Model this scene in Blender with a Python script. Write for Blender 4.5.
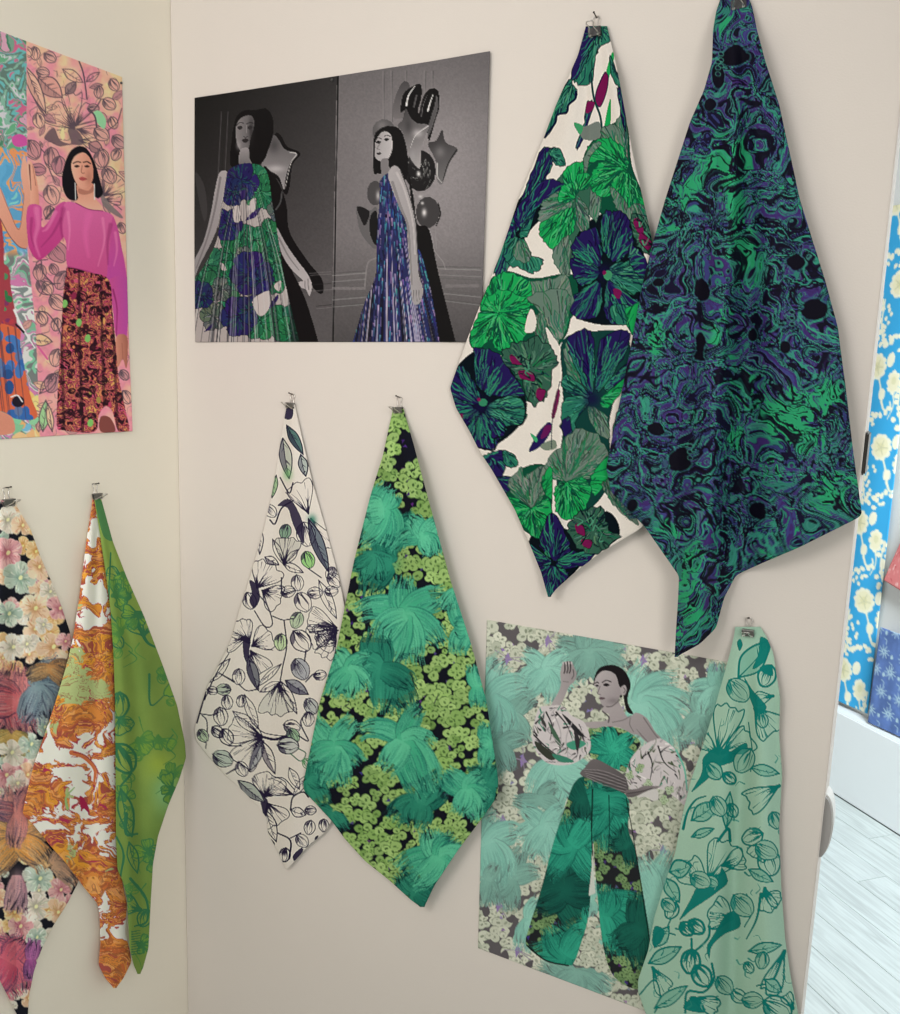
import bpy, bmesh, math, random
import numpy as np
from mathutils import Matrix, Vector

for o in list(bpy.data.objects): bpy.data.objects.remove(o)
scene = bpy.context.scene
COL = scene.collection

# ---------------------------------------------------------------- camera
FPX = 870.0                                    # focal length in pixels of the 900 x 1014 frame
EYE = np.array((0.0, -1.23, 1.55))             # 1.23 m in front of the print wall (plane y = 0)
def _n(v): v = np.array(v, float); return v / np.linalg.norm(v)
_up = _n((177, 5306, 870)); _left = np.array((-1630.0, 196.0, -870.0)); _left -= _up * _left.dot(_up); _left = _n(_left)
ROT = np.stack([-_left, np.cross(_up, -_left), _up])     # camera axes -> world axes
cam_data = bpy.data.cameras.new('camera'); cam = bpy.data.objects.new('camera', cam_data); COL.objects.link(cam)
cam_data.sensor_fit = 'HORIZONTAL'; cam_data.sensor_width = 36; cam_data.lens = 36 * FPX / 900; cam_data.clip_start = .01
cam.matrix_world = Matrix.Translation(Vector(EYE)) @ Matrix([list(r) for r in ROT]).to_4x4()
scene.camera = cam

# ---------------------------------------------------------------- world, lights, exposure
scene.view_settings.view_transform = 'Standard'; scene.view_settings.look = 'None'
scene.view_settings.gamma = 1; scene.view_settings.use_curve_mapping = False; scene.view_settings.exposure = 0.0
world = bpy.data.worlds.new('world'); scene.world = world; world.use_nodes = True
world.node_tree.nodes['Background'].inputs[0].default_value = (1.0, .97, .935, 1); world.node_tree.nodes['Background'].inputs[1].default_value = 0.465
def area(name, loc, target, sx, sy, power, col, spread=180):
    d = bpy.data.lights.new(name, 'AREA'); d.shape = 'RECTANGLE'; d.size = sx; d.size_y = sy; d.energy = power; d.color = col; d.spread = math.radians(spread)
    o = bpy.data.objects.new(name, d); COL.objects.link(o); o.location = loc
    o.rotation_euler = (Vector(target) - Vector(loc)).to_track_quat('-Z', 'Y').to_euler(); return o
area('window_light', (-.92, -1.75, 2.15), (-.78, 0, 1.4), .9, .7, 13, (1, .955, .92))        # the room's own light, behind and left of the photographer
area('side_wall_fill_light', (.9, -1.7, 1.9), (-1.27, -.35, 1.3), .7, .7, 4.6, (1, .97, .9), 80)      # soft fill added to brighten the side wall, not a known window
area('side_room_light', (.75, .25, 2.45), (.25, 1.95, .75), .9, .6, 38, (.88, .96, 1.0), 110)      # daylight falling into the next room

# ---------------------------------------------------------------- helpers
def lin(c):
    c = np.asarray(c, float); return np.where(c <= .04045, c / 12.92, ((c + .055) / 1.055) ** 2.4)
def ray(px, py): return ROT @ np.array([px - 450.0, 507.0 - py, -FPX])
def on_plane(px, py, p0, nrm):
    """point where the sight line meets a plane: used to survey positions on the walls"""
    px, py = np.asarray(px, float), np.asarray(py, float)
    d = np.stack([px - 450, 507 - py, np.full(px.shape, -FPX)], -1) @ ROT.T
    t = ((np.asarray(p0) - EYE) @ nrm) / (d @ nrm)
    return EYE + d * t[..., None]
def proj(P):
    c = (np.asarray(P) - EYE) @ ROT
    return 450 - FPX * c[..., 0] / c[..., 2], 507 + FPX * c[..., 1] / c[..., 2]

XC, XE = -1.2677, -.0653                       # room corner and free end of the print wall
MAIN = (np.array((0, 0, 0.)), np.array((0, -1., 0)), np.array((1., 0, 0)))      # point, normal into the room, direction along
LEFT = (np.array((XC, 0, 0.)), np.array((1., 0, 0)), np.array((0, 1., 0)))
FD = _n((.22, -.20, 0)); FN = np.array((FD[1], -FD[0], 0)); FP = np.array((-.143, 2.17, 0.))
FAR = (FP, FN, FD)
def onw(W, px, py, off=0): return on_plane(px, py, W[0] + W[1] * off, W[1])

def mat(name, col, rough=.7, spec=.3, metal=0, bump=0, bscale=200, vary=0, vscale=3, attr=None, sheen=0, coat=0):
    m = bpy.data.materials.new(name); m.use_nodes = True; nt = m.node_tree; b = nt.nodes['Principled BSDF']
    b.inputs['Base Color'].default_value = (*col, 1); b.inputs['Roughness'].default_value = rough; b.inputs['Metallic'].default_value = metal; b.inputs['Specular IOR Level'].default_value = spec
    if sheen: b.inputs['Sheen Weight'].default_value = sheen
    if coat: b.inputs['Coat Weight'].default_value = coat
    tc = nt.nodes.new('ShaderNodeTexCoord')
    if attr:
        a = nt.nodes.new('ShaderNodeAttribute'); a.attribute_name = attr; nt.links.new(a.outputs['Color'], b.inputs['Base Color'])
    elif vary:
        n = nt.nodes.new('ShaderNodeTexNoise'); n.inputs['Scale'].default_value = vscale; n.inputs['Detail'].default_value = 5
        r = nt.nodes.new('ShaderNodeValToRGB'); r.color_ramp.elements[0].position = .3; r.color_ramp.elements[1].position = .7
        r.color_ramp.elements[0].color = (*[c * (1 - vary) for c in col], 1); r.color_ramp.elements[1].color = (*[min(1, c * (1 + vary)) for c in col], 1)
        nt.links.new(tc.outputs['Object'], n.inputs['Vector']); nt.links.new(n.outputs['Fac'], r.inputs['Fac']); nt.links.new(r.outputs['Color'], b.inputs['Base Color'])
    if bump:
        n = nt.nodes.new('ShaderNodeTexNoise'); n.inputs['Scale'].default_value = bscale; n.inputs['Detail'].default_value = 3
        p = nt.nodes.new('ShaderNodeBump'); p.inputs['Strength'].default_value = bump; p.inputs['Distance'].default_value = .002
        nt.links.new(tc.outputs['Object'], n.inputs['Vector']); nt.links.new(n.outputs['Fac'], p.inputs['Height']); nt.links.new(p.outputs['Normal'], b.inputs['Normal'])
    return m

def tag(o, label=None, cat=None, group=None, kind=None):
    if label: o['label'] = label
    if cat: o['category'] = cat
    if group: o['group'] = group
    if kind: o['kind'] = kind
    return o
def link(name, me, m, parent=None):
    o = bpy.data.objects.new(name, me); COL.objects.link(o)
    if m: me.materials.append(m)
    if parent: o.parent = parent; o.matrix_parent_inverse = parent.matrix_world.inverted() if False else Matrix.Identity(4)
    return o
def bm_obj(name, bm, m, parent=None, smooth=False):
    me = bpy.data.meshes.new(name); bmesh.ops.recalc_face_normals(bm, faces=bm.faces[:]); bm.to_mesh(me); bm.free()
    if smooth: me.polygons.foreach_set('use_smooth', [True] * len(me.polygons))
    return link(name, me, m, parent)
def box(bm, o, ax, ay, az, bevel=0):
    """box from a corner point and three edge vectors"""
    o, ax, ay, az = (Vector(v) for v in (o, ax, ay, az))
    v = [bm.verts.new(o + ax * i + ay * j + az * k) for k in (0, 1) for j in (0, 1) for i in (0, 1)]
    f = [bm.faces.new([v[q] for q in F]) for F in ((0, 2, 3, 1), (4, 5, 7, 6), (0, 1, 5, 4), (2, 6, 7, 3), (0, 4, 6, 2), (1, 3, 7, 5))]
    if bevel: bmesh.ops.bevel(bm, geom=list({e for q in f for e in q.edges}), offset=bevel, segments=2, affect='EDGES')
def tube(bm, pts, rad, n=6, cap=True):
    P = [Vector(p) for p in pts]; rings = []
    for i, p in enumerate(P):
        t = (P[min(i + 1, len(P) - 1)] - P[max(i - 1, 0)]).normalized(); a = t.orthogonal().normalized()
        if rings:                                    # keep the frame from twisting
            pa = prev - t * prev.dot(t); a = pa.normalized() if pa.length > 1e-6 else a
        prev = a; b = t.cross(a); rr = rad[i] if hasattr(rad, '__len__') else rad
        rings.append([bm.verts.new(p + (a * math.cos(q * 2 * math.pi / n) + b * math.sin(q * 2 * math.pi / n)) * rr) for q in range(n)])
    for r0, r1 in zip(rings, rings[1:]):
        for q in range(n): bm.faces.new((r0[q], r0[(q + 1) % n], r1[(q + 1) % n], r1[q]))
    if cap: bm.faces.new(rings[0][::-1]); bm.faces.new(rings[-1])

def grid_obj(name, P, N, C, m, edge=.0012, loop_rim=True):
    """printed sheet: grid of points P (rows, cols, 3), side direction N, colours C (linear); the rim turns back by `edge`"""
    R, K = P.shape[:2]
    V = P.reshape(-1, 3); idx = np.arange(R * K).reshape(R, K)
    q = np.stack([idx[:-1, :-1], idx[1:, :-1], idx[1:, 1:], idx[:-1, 1:]], -1).reshape(-1, 4)
    rim = np.concatenate([idx[0, :], idx[1:, -1], idx[-1, -2::-1], idx[-2:0, 0]]) if False else np.concatenate([idx[0, :], idx[1:, -1], idx[-1, :-1][::-1], idx[1:-1, 0][::-1]])
    nb = len(V) + np.arange(len(rim)); V = np.vstack([V, V[rim] - np.asarray(N) * edge]); nx = np.roll(np.arange(len(rim)), -1)
    q = np.vstack([q, np.stack([rim, rim[nx], nb[nx], nb], -1)])
    C = np.vstack([C.reshape(-1, 3), C.reshape(-1, 3)[rim]])
    me = bpy.data.meshes.new(name); me.vertices.add(len(V)); me.vertices.foreach_set('co', V.astype(np.float32).ravel())
    me.loops.add(len(q) * 4); me.loops.foreach_set('vertex_index', q.astype(np.int32).ravel())
    me.polygons.add(len(q)); me.polygons.foreach_set('loop_start', np.arange(0, len(q) * 4, 4, dtype=np.int32))
    me.polygons.foreach_set('use_smooth', np.ones(len(q), bool))
    at = me.color_attributes.new('print', 'FLOAT_COLOR', 'POINT')
    at.data.foreach_set('color', np.hstack([C, np.ones((len(C), 1))]).astype(np.float32).ravel())
    me.update(); me.validate(); return link(name, me, m)

# ---------------------------------------------------------------- structure
plaster = mat('cream_painted_wall', (.735, .685, .635), .75, .25, bump=.12, bscale=420, vary=.012, vscale=2)
plaster_l = mat('cream_painted_side_wall', (.86, .81, .70), .75, .25, bump=.12, bscale=420, vary=.012, vscale=2)
edge_white = mat('white_panel_edge', (.74, .70, .64), .6, .3)
white_far = mat('white_far_wall', (.78, .80, .78), .6, .3, vary=.02)
white_base = mat('white_gloss_plinth', (.86, .90, .91), .4, .4, vary=.01)
bm = bmesh.new(); box(bm, (XC, 0, 0), (XE - XC, 0, 0), (0, .075, 0), (0, 0, 2.75), .0015); wall = tag(bm_obj('wall_right', bm, plaster), 'cream partition wall on which the posters and swatches hang', kind='structure')
bm = bmesh.new(); box(bm, (XC - .1, .08, 0), (.1, 0, 0), (0, -3.6, 0), (0, 0, 2.75)); tag(bm_obj('wall_left', bm, plaster_l), 'cream side wall meeting the partition in the corner', kind='structure')
# fittings on the free end of the partition: rounded grey bumper and dark latch plate
def endz(px, py): return on_plane(px, py, (XE, .03, 0), np.array((0, -1., 0)))
grey = mat('grey_rubber', (.36, .35, .34), .55, .3); rimw = mat('white_plastic_rim', (.8, .8, .78), .4, .4); darkm = mat('dark_metal', (.06, .055, .05), .4, .5, .6)
z0, z1 = endz(829, 792)[2], endz(822, 853)[2]; zc, hh = (z0 + z1) / 2, (z0 - z1) / 2
def halfdisc(name, depth0, depth1, rx, rz, m, par):
    bm = bmesh.new(); n = 20; A_, B_ = [], []
    for i in range(n + 1):
        a = -math.pi / 2 + math.pi * i / n; x, z = XE + rx * math.cos(a), zc + rz * math.sin(a)
        A_.append(bm.verts.new((x, depth0, z))); B_.append(bm.verts.new((x, depth1, z)))
    bm.faces.new(A_); bm.faces.new(B_[::-1])
    for i in range(n): bm.faces.new((A_[i], A_[i + 1], B_[i + 1], B_[i]))
    bm.faces.new((A_[0], A_[-1], B_[-1], B_[0]))
    return bm_obj(name, bm, m, par)
bmp = halfdisc('edge_bumper', .012, .034, .0115, hh * .96, grey, wall); tag(bmp, 'grey half-round bumper'); halfdisc('bumper_rim', .02, .05, .0135, hh, rimw, bmp)
z0, z1 = endz(868, 432)[2], endz(863, 474)[2]
bm = bmesh.new(); box(bm, (XE - .001, .012, z1), (.0055, 0, 0), (0, .05, 0), (0, 0, z0 - z1), .002); tag(bm_obj('latch_plate', bm, darkm, wall), 'dark latch plate')
# far wall of the next room with its white plinth
WB = .07                                                            # the plinth stands proud of the wall
FW = (FP - FN * WB, FN, FD)
top = onw(FAR, np.array([836., 900.]), np.array([713., 741.]))[:, 2].mean()
bm = bmesh.new(); a = FP - FD * 2.2 - FN * WB; box(bm, a, FD * 4.2, -FN * .1, (0, 0, 2.75)); tag(bm_obj('wall_far', bm, white_far), 'white wall of the bright room beyond the partition', kind='structure')
bm = bmesh.new(); box(bm, FP - FD * 2.2, FD * 4.2, -FN * WB, (0, 0, top), .004); tag(bm_obj('baseboard_far', bm, white_base), 'tall white plinth along the foot of the far wall', kind='structure')
# pale plank floor
def wood(name, tint):
    m = mat(name, tint, .38, .45); nt = m.node_tree; b = nt.nodes['Principled BSDF']; tc = nt.nodes.new('ShaderNodeTexCoord'); mp = nt.nodes.new('ShaderNodeMapping'); mp.inputs['Scale'].default_value = (2.2, 26, 1)
    oi = nt.nodes.new('ShaderNodeObjectInfo'); ad = nt.nodes.new('ShaderNodeVectorMath'); ad.operation = 'ADD'; sc = nt.nodes.new('ShaderNodeVectorMath'); sc.operation = 'SCALE'; sc.inputs[3].default_value = 9
    cx = nt.nodes.new('ShaderNodeCombineXYZ'); nt.links.new(oi.outputs['Random'], cx.inputs[0]); nt.links.new(oi.outputs['Random'], cx.inputs[1]); nt.links.new(cx.outputs[0], sc.inputs[0])
    nt.links.new(tc.outputs['Object'], ad.inputs[0]); nt.links.new(sc.outputs[0], ad.inputs[1]); nt.links.new(ad.outputs[0], mp.inputs['Vector'])
    n = nt.nodes.new('ShaderNodeTexNoise'); n.inputs['Scale'].default_value = 1.6; n.inputs['Detail'].default_value = 7; n.inputs['Distortion'].default_value = 1.6; nt.links.new(mp.outputs[0], n.inputs['Vector'])
    r = nt.nodes.new('ShaderNodeValToRGB'); r.color_ramp.elements[0].position = .34; r.color_ramp.elements[1].position = .62; r.color_ramp.elements[0].color = (*[c * .82 for c in tint], 1); r.color_ramp.elements[1].color = (*[min(1, c * 1.06) for c in tint], 1)
    nt.links.new(n.outputs['Fac'], r.inputs['Fac']); nt.links.new(r.outputs[0], b.inputs['Base Color']); return m
plankm = wood('pale_grey_plank', (.56, .62, .61)); basem = mat('floor_base', (.45, .49, .49), .6, .3)
bm = bmesh.new(); box(bm, (XC - .1, -3.6, -.05), (4.2, 0, 0), (0, 7.2, 0), (0, 0, .044)); floor = tag(bm_obj('floor', bm, basem), 'pale grey wood plank floor', kind='structure')
bm = bmesh.new(); box(bm, (0, 0, 0), (1.1985, 0, 0), (0, .118, 0), (0, 0, .0065), .0008); pme = bpy.data.meshes.new('floor_plank'); bmesh.ops.recalc_face_normals(bm, faces=bm.faces[:]); bm.to_mesh(pme); bm.free(); pme.materials.append(plankm)
rz = math.atan2(FD[1], FD[0]); rnd = random.Random(4)
for row in range(26):
    off = rnd.uniform(0, 1.2)
    for k in range(-3, 3):
        p = FP + FN * (.0015 + .119 * (row + 1)) + FD * (k * 1.2 + off)
        c = p + FD * .6 - FN * .06
        if not (-1.0 < c[0] < 1.9 and -1.4 < c[1] < 2.7): continue
        o = bpy.data.objects.new('floor_plank', pme); COL.objects.link(o); o.parent = floor; o.location = (*p[:2], -.0062); o.rotation_euler = (0, 0, rz)
# ---------------------------------------------------------------- ART BEGIN (flat prints of posters and fabrics, numpy only)
def c3(c): return np.array(c, float) / 255.0

def catmull(pts, closed=True, n=5):
    P = np.asarray(pts, float)
    if len(P) < 3:
        t = np.linspace(0, 1, n + 1)[:, None]
        return P[0] * (1 - t) + P[-1] * t
    if closed:
        Q = np.vstack([P[-1], P, P[0], P[1]])
    else:
        Q = np.vstack([2 * P[0] - P[1], P, 2 * P[-1] - P[-2]])
    t = (np.arange(n) / n)[None, :, None]
    a, b, c, d = (Q[i:len(Q) - 3 + i, None, :] for i in range(4))
    o = 0.5 * (2 * b + (c - a) * t + (2 * a - 5 * b + 4 * c - d) * t ** 2 + (3 * b - a - 3 * c + d) * t ** 3)
    o = o.reshape(-1, 2)
    return o if closed else np.vstack([o, P[-1]])

def vnoise(x, y, seed):
    r = np.random.RandomState(seed).rand(64, 64)
    xi, yi = np.floor(x).astype(int), np.floor(y).astype(int)
    fx, fy = x - xi, y - yi
    fx = fx * fx * (3 - 2 * fx); fy = fy * fy * (3 - 2 * fy)
    xi, yi, xj, yj = xi % 64, yi % 64, (xi + 1) % 64, (yi + 1) % 64
    return (r[yi, xi] * (1 - fx) + r[yi, xj] * fx) * (1 - fy) + (r[yj, xi] * (1 - fx) + r[yj, xj] * fx) * fy

def fbm(x, y, seed, octv=4, gain=.5):
    s, a, t = 0, 1.0, 0
    for k in range(octv):
        s = s + a * vnoise(x * 2 ** k + 7.3 * k, y * 2 ** k + 3.1 * k, seed + k); t += a; a *= gain
    return s / t

class Art:
    """A little painter: coordinates in print units, colours 0..255."""
    def __init__(s, x0, y0, x1, y1, bg, sc=2, seed=1):
        s.x0, s.y0, s.sc = x0, y0, sc
        s.W, s.H = int((x1 - x0) * sc), int((y1 - y0) * sc)
        s.im = np.empty((s.H, s.W, 3)); s.im[:] = c3(bg)
        s.T = (0, 0, 1.0); s.r = np.random.RandomState(seed); s.clip = None
    def grid(s):
        yy, xx = np.mgrid[0:s.H, 0:s.W]
        return xx / s.sc + s.x0, yy / s.sc + s.y0
    def w(s, p):
        p = np.asarray(p, float)
        return np.stack([p[..., 0] / s.T[2] + s.T[0], p[..., 1] / s.T[2] + s.T[1]], -1)
    def sub(s, p):
        p = s.w(p)
        return np.stack([(p[..., 0] - s.x0) * s.sc, (p[..., 1] - s.y0) * s.sc], -1)
    def mask(s, q):
        lo = np.floor(q.min(0)).astype(int) - 1; hi = np.ceil(q.max(0)).astype(int) + 2
        lo = np.maximum(lo, 0); hi = np.minimum(hi, (s.W, s.H))
        if (hi <= lo).any(): return None
        h, wd = hi[1] - lo[1], hi[0] - lo[0]
        ys = np.arange(lo[1], hi[1])[:, None] + .5
        a = q; b = np.roll(q, -1, 0)
        y1, y2 = a[None, :, 1], b[None, :, 1]
        cr = (y1 <= ys) != (y2 <= ys)
        ri, ei = np.nonzero(cr)
        yy = ys[ri, 0]
        xs = a[ei, 0] + (yy - a[ei, 1]) / (b[ei, 1] - a[ei, 1]) * (b[ei, 0] - a[ei, 0])
        acc = np.zeros((h, wd + 1), int)
        np.add.at(acc, (ri, np.clip(np.ceil(xs - .5 - lo[0]).astype(int), 0, wd)), 1)
        return lo, hi, (np.cumsum(acc, 1)[:, :wd] % 2).astype(float)
    def put(s, m, col, a=1.0, col2=None, ang=0):
        if m is None: return
        lo, hi, k = m
        sl = (slice(lo[1], hi[1]), slice(lo[0], hi[0]))
        k = k * a
        if s.clip is not None: k = k * s.clip[sl]
        c = c3(col)
        if col2 is not None:
            yy, xx = np.mgrid[0:k.shape[0], 0:k.shape[1]]
            ca, sa = math.cos(math.radians(ang)), math.sin(math.radians(ang))
            d = xx * ca + yy * sa; d = (d - d.min()) / max(d.max() - d.min(), 1e-6)
            c = c3(col) * (1 - d[..., None]) + c3(col2) * d[..., None]
        s.im[sl] = s.im[sl] * (1 - k[..., None]) + c * k[..., None]
    def f(s, pts, col, a=1.0, col2=None, ang=90, sharp=False):
        q = s.sub(pts); q = q if sharp else catmull(q)
        s.put(s.mask(q), col, a, col2, ang); return q
    def p(s, pts, col, a=1.0, col2=None, ang=90): return s.f(pts, col, a, col2, ang, True)
    def setclip(s, pts, sharp=False):
        s.clip = None
        if pts is None: return
        q = s.sub(pts); q = q if sharp else catmull(q)
        m = s.mask(q); s.clip = np.zeros((s.H, s.W))
        if m: s.clip[m[0][1]:m[1][1], m[0][0]:m[1][0]] = m[2]
    def ell(s, x, y, rx, ry, ang=0, col=(0, 0, 0), a=1.0, n=14):
        t = np.arange(n) / n * 2 * math.pi; ca, sa = math.cos(math.radians(ang)), math.sin(math.radians(ang))
        ex, ey = rx * np.cos(t), ry * np.sin(t)
        q = s.sub(np.stack([x + ex * ca - ey * sa, y + ex * sa + ey * ca], -1))
        s.put(s.mask(q), col, a)
    def glow(s, x, y, rx, ry, col, a=1.0):
        p = s.sub((x, y)); sx, sy = rx * s.sc / s.T[2], ry * s.sc / s.T[2]
        lo = np.maximum(np.floor(p - 2.5 * np.array((sx, sy))).astype(int), 0)
        hi = np.minimum(np.ceil(p + 2.5 * np.array((sx, sy))).astype(int), (s.W, s.H))
        if (hi <= lo).any(): return
        yy, xx = np.mgrid[lo[1]:hi[1], lo[0]:hi[0]]
        k = np.exp(-(((xx - p[0]) / sx) ** 2 + ((yy - p[1]) / sy) ** 2))
        s.put((lo, hi, k), col, a)
    def l(s, pts, col, w=1.0, w2=None, a=1.0, smooth=True):
        """tapered stroke; width in print units (not zoomed)"""
        q = s.sub(pts)
        if smooth and len(q) > 2: q = catmull(q, False, 5)
        s.lq(q, col, w * s.sc, (w if w2 is None else w2) * s.sc, a)
    def lq(s, q, col, w, w2, a=1.0):
        lo = np.floor(q.min(0) - max(w, w2) - 1).astype(int); hi = np.ceil(q.max(0) + max(w, w2) + 2).astype(int)
        lo = np.maximum(lo, 0); hi = np.minimum(hi, (s.W, s.H))
        if (hi <= lo).any(): return
        yy, xx = np.mgrid[lo[1]:hi[1], lo[0]:hi[0]]
        k = np.zeros(yy.shape); n = len(q) - 1
        for i in range(n):
            d = q[i + 1] - q[i]; L = d.dot(d) + 1e-9
            t = np.clip(((xx - q[i, 0]) * d[0] + (yy - q[i, 1]) * d[1]) / L, 0, 1)
            dist = np.hypot(xx - q[i, 0] - t * d[0], yy - q[i, 1] - t * d[1])
            ww = (w + (w2 - w) * (i + t) / n) / 2
            np.maximum(k, np.clip(ww - dist + .5, 0, 1) * np.minimum(1, ww * 2), out=k)
        s.put((lo, hi, k), col, a)
    def hairs(s, C, cols, a=.8, wide=1):
        """C (K,M,2) curves in print units, cols (K,3): many hairlines at once"""
        q = s.sub(C); K, M = q.shape[:2]
        L = np.abs(np.diff(q, axis=1)).sum(2).max(); n = int(max(4, L * 1.3))
        t = np.linspace(0, M - 1.001, n); i = t.astype(int); fr = (t - i)[None, :, None]
        p = q[:, i] * (1 - fr) + q[:, i + 1] * fr
        col = np.repeat(c3(cols)[:, None], n, 1).reshape(-1, 3)
        p = np.floor(p.reshape(-1, 2)).astype(int)
        for dx in range(wide):
            for dy in range(wide):
                x, y = p[:, 0] + dx, p[:, 1] + dy
                ok = (x >= 0) & (y >= 0) & (x < s.W) & (y < s.H)
                x, y, cc = x[ok], y[ok], col[ok]
                al = a if s.clip is None else a * s.clip[y, x][:, None]
                s.im[y, x] = s.im[y, x] * (1 - al) + cc * al
    def blur(s, k=1):
        for _ in range(k):
            p = np.pad(s.im, ((1, 1), (1, 1), (0, 0)), mode='edge')
            s.im = (p[:-2, 1:-1] + p[2:, 1:-1] + p[1:-1, :-2] + p[1:-1, 2:] + 2 * s.im) / 6
    def finish(s, k=.6, grain=.015, seed=5):
        """crisp edges and a little print grain"""
        b = s.im
        for _ in range(int(2 * s.sc) if s.sc < 10 else 2):
            p = np.pad(b, ((1, 1), (1, 1), (0, 0)), mode='edge'); b = (p[:-2, 1:-1] + p[2:, 1:-1] + p[1:-1, :-2] + p[1:-1, 2:] + b) / 5
        g = np.random.RandomState(seed).rand((s.H + 1) // 2, (s.W + 1) // 2).repeat(2, 0).repeat(2, 1)[:s.H, :s.W]
        s.im = np.clip((s.im + k * (s.im - b)) * (1 + (g[..., None] - .5) * 2 * grain), 0, 1); return s
    def at(s, x, y):
        fx = np.clip((x - s.x0) * s.sc - .5, 0, s.W - 1.001); fy = np.clip((y - s.y0) * s.sc - .5, 0, s.H - 1.001)
        i, j = fx.astype(int), fy.astype(int); u, v = (fx - i)[..., None], (fy - j)[..., None]
        m = s.im
        return (m[j, i] * (1 - u) + m[j, i + 1] * u) * (1 - v) + (m[j + 1, i] * (1 - u) + m[j + 1, i + 1] * u) * v

def jit(r, c, d): return np.clip(np.array(c, float) + r.uniform(-d, d, 3), 0, 255)
def mixc(a, b, t): return np.array(a, float) * (1 - t) + np.array(b, float) * t

# ---- motifs
def petal(A, pts, c, base, streaks=(), n=16, out=None, ow=.8, t0=.1, sw=1.1, ruf=.035):
    """a printed petal: ruffled fill, streaks fanning from its root c to the rim, dark outline"""
    r = A.r; P = catmull(np.asarray(pts, float), True, 7); c = np.asarray(c, float)
    m = len(P); ph = np.arange(m) / m * 2 * math.pi; size = np.ptp(P, 0).max()
    w = sum(r.uniform(.4, 1) * np.sin(ph * k + r.uniform(0, 6.3)) for k in (7, 11, 16, 23)) * size * ruf * .5
    d = P - P.mean(0); P = P + d / (np.hypot(d[:, 0], d[:, 1])[:, None] + 1e-6) * w[:, None]
    q = A.f(P, base, sharp=True)
    old = A.clip
    if old is None:
        mk = A.mask(q)
        if mk:
            A.clip = np.zeros((A.H, A.W)); A.clip[mk[0][1]:mk[1][1], mk[0][0]:mk[1][0]] = mk[2]
    n = int(n * 1.5)
    for k in range(n * len(streaks)):
        sc = streaks[r.randint(len(streaks))]
        e = P[r.randint(m)]; d = e - c; nrm = np.array((-d[1], d[0])) * r.uniform(-.06, .06)
        ta = r.uniform(t0, .75); tb = min(1.02, ta + r.uniform(.15, .5))
        A.l([c + d * ta, c + d * (ta + tb) / 2 + nrm, c + d * tb], jit(r, sc, 10), .3 if r.rand() < .5 else sw * r.uniform(.5, 1.6), sw * r.uniform(.3, 1.2), .9)
    A.clip = old
    if out is not None: A.lq(np.vstack([q, q[:1]]), out, ow * A.sc, ow * A.sc, .9)

def bloom(A, cx, cy, r0, petals, pal, n=26, slits=4):
    """feathery bloom of fine hairs; petals = (angle, length, width, curl), pal = light, mid, dark, gap"""
    r = A.r; li, mi, dk, gap = pal; t = np.linspace(0, 1, 9); r0 = r0 * 1.12
    for ang, ln, wd, curl in petals:
        th = math.radians(ang) + math.radians(curl) * t
        st = r0 * ln / 8
        sx = cx + np.concatenate([[0], np.cumsum(np.cos(th[:-1]) * st)]); sy = cy + np.concatenate([[0], np.cumsum(np.sin(th[:-1]) * st)])
        nx, ny = -np.sin(th), np.cos(th)
        prof = np.sin(np.pi * np.clip(t * .8 + .12, 0, 1)) ** .6 * r0 * wd
        bs = t < .82
        up = np.stack([sx + nx * prof, sy + ny * prof], -1)[bs]; dn = np.stack([sx - nx * prof, sy - ny * prof], -1)[bs]
        bright = r.uniform(0, .8)
        A.f(np.vstack([np.stack([sx + nx * prof * 1.1, sy + ny * prof * 1.1], -1)[:-1], np.stack([sx - nx * prof * 1.1, sy - ny * prof * 1.1], -1)[:-1][::-1]]), mixc(dk, gap, .3), .5)
        A.f(np.vstack([up, dn[::-1]]), mixc(mi, li, bright), .94)
        C, cols = [], []
        for k in range(int(n * 2.2)):
            o = r.uniform(-1.1, 1.1); e = r.uniform(.85, 1.2); sw = r.uniform(-.5, .5) + o * .4
            tt = np.linspace(r.uniform(.05, .6), e, 7); te = np.minimum(tt, 1)
            off = o * np.interp(te, t, prof) * (1 + .25 * np.maximum(tt - .7, 0) * 3) + sw * np.maximum(tt - .6, 0) * r0 * wd
            ex = np.where(tt > 1, (tt - 1) * r0 * ln, 0)
            ix = np.interp(te, t, sx) + np.interp(te, t, nx) * off + ex * np.cos(th[-1]); iy = np.interp(te, t, sy) + np.interp(te, t, ny) * off + ex * np.sin(th[-1])
            C.append(np.stack([ix, iy], -1)); z = np.clip(r.beta(1.5, .85) * .85 + bright * .3 - .35 * max(0, abs(o) - .6), 0, 1); cols.append(mixc(dk, li, z))
        h = len(C) // 2; A.hairs(np.array(C[:h]), np.array(cols[:h]), .8, 2); A.hairs(np.array(C[h:]), np.array(cols[h:]), .7, 2 if A.sc > 2 else 1)
        for k in range(slits + 2):
            o = r.choice([-1, 1]) * r.uniform(.2, 1.); ta = r.uniform(.5, .85); tt = np.array([ta, ta + .15, ta + .3]); te = np.minimum(tt, 1)
            ex = np.where(tt > 1, (tt - 1) * r0 * ln, 0)
            ix = np.interp(te, t, sx) + np.interp(te, t, nx) * o * np.interp(te, t, prof) + ex * np.cos(th[-1])
            iy = np.interp(te, t, sy) + np.interp(te, t, ny) * o * np.interp(te, t, prof) + ex * np.sin(th[-1])
            A.l(np.stack([ix, iy], -1), mixc(gap, dk, r.uniform(0, .8)), .2, r.uniform(.5, 1.5), .75)
    A.glow(cx, cy, r0 * .22, r0 * .22, li, .45)

def star(n, ln=1., wd=.3, off=0, curl=25, r=None):
    return [(off + 360 * k / n + (r.uniform(-14, 14) if r else 0), ln * (r.uniform(.8, 1.1) if r else 1), wd, (r.uniform(-1, 1) if r else 1) * curl) for k in range(n)]

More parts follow.
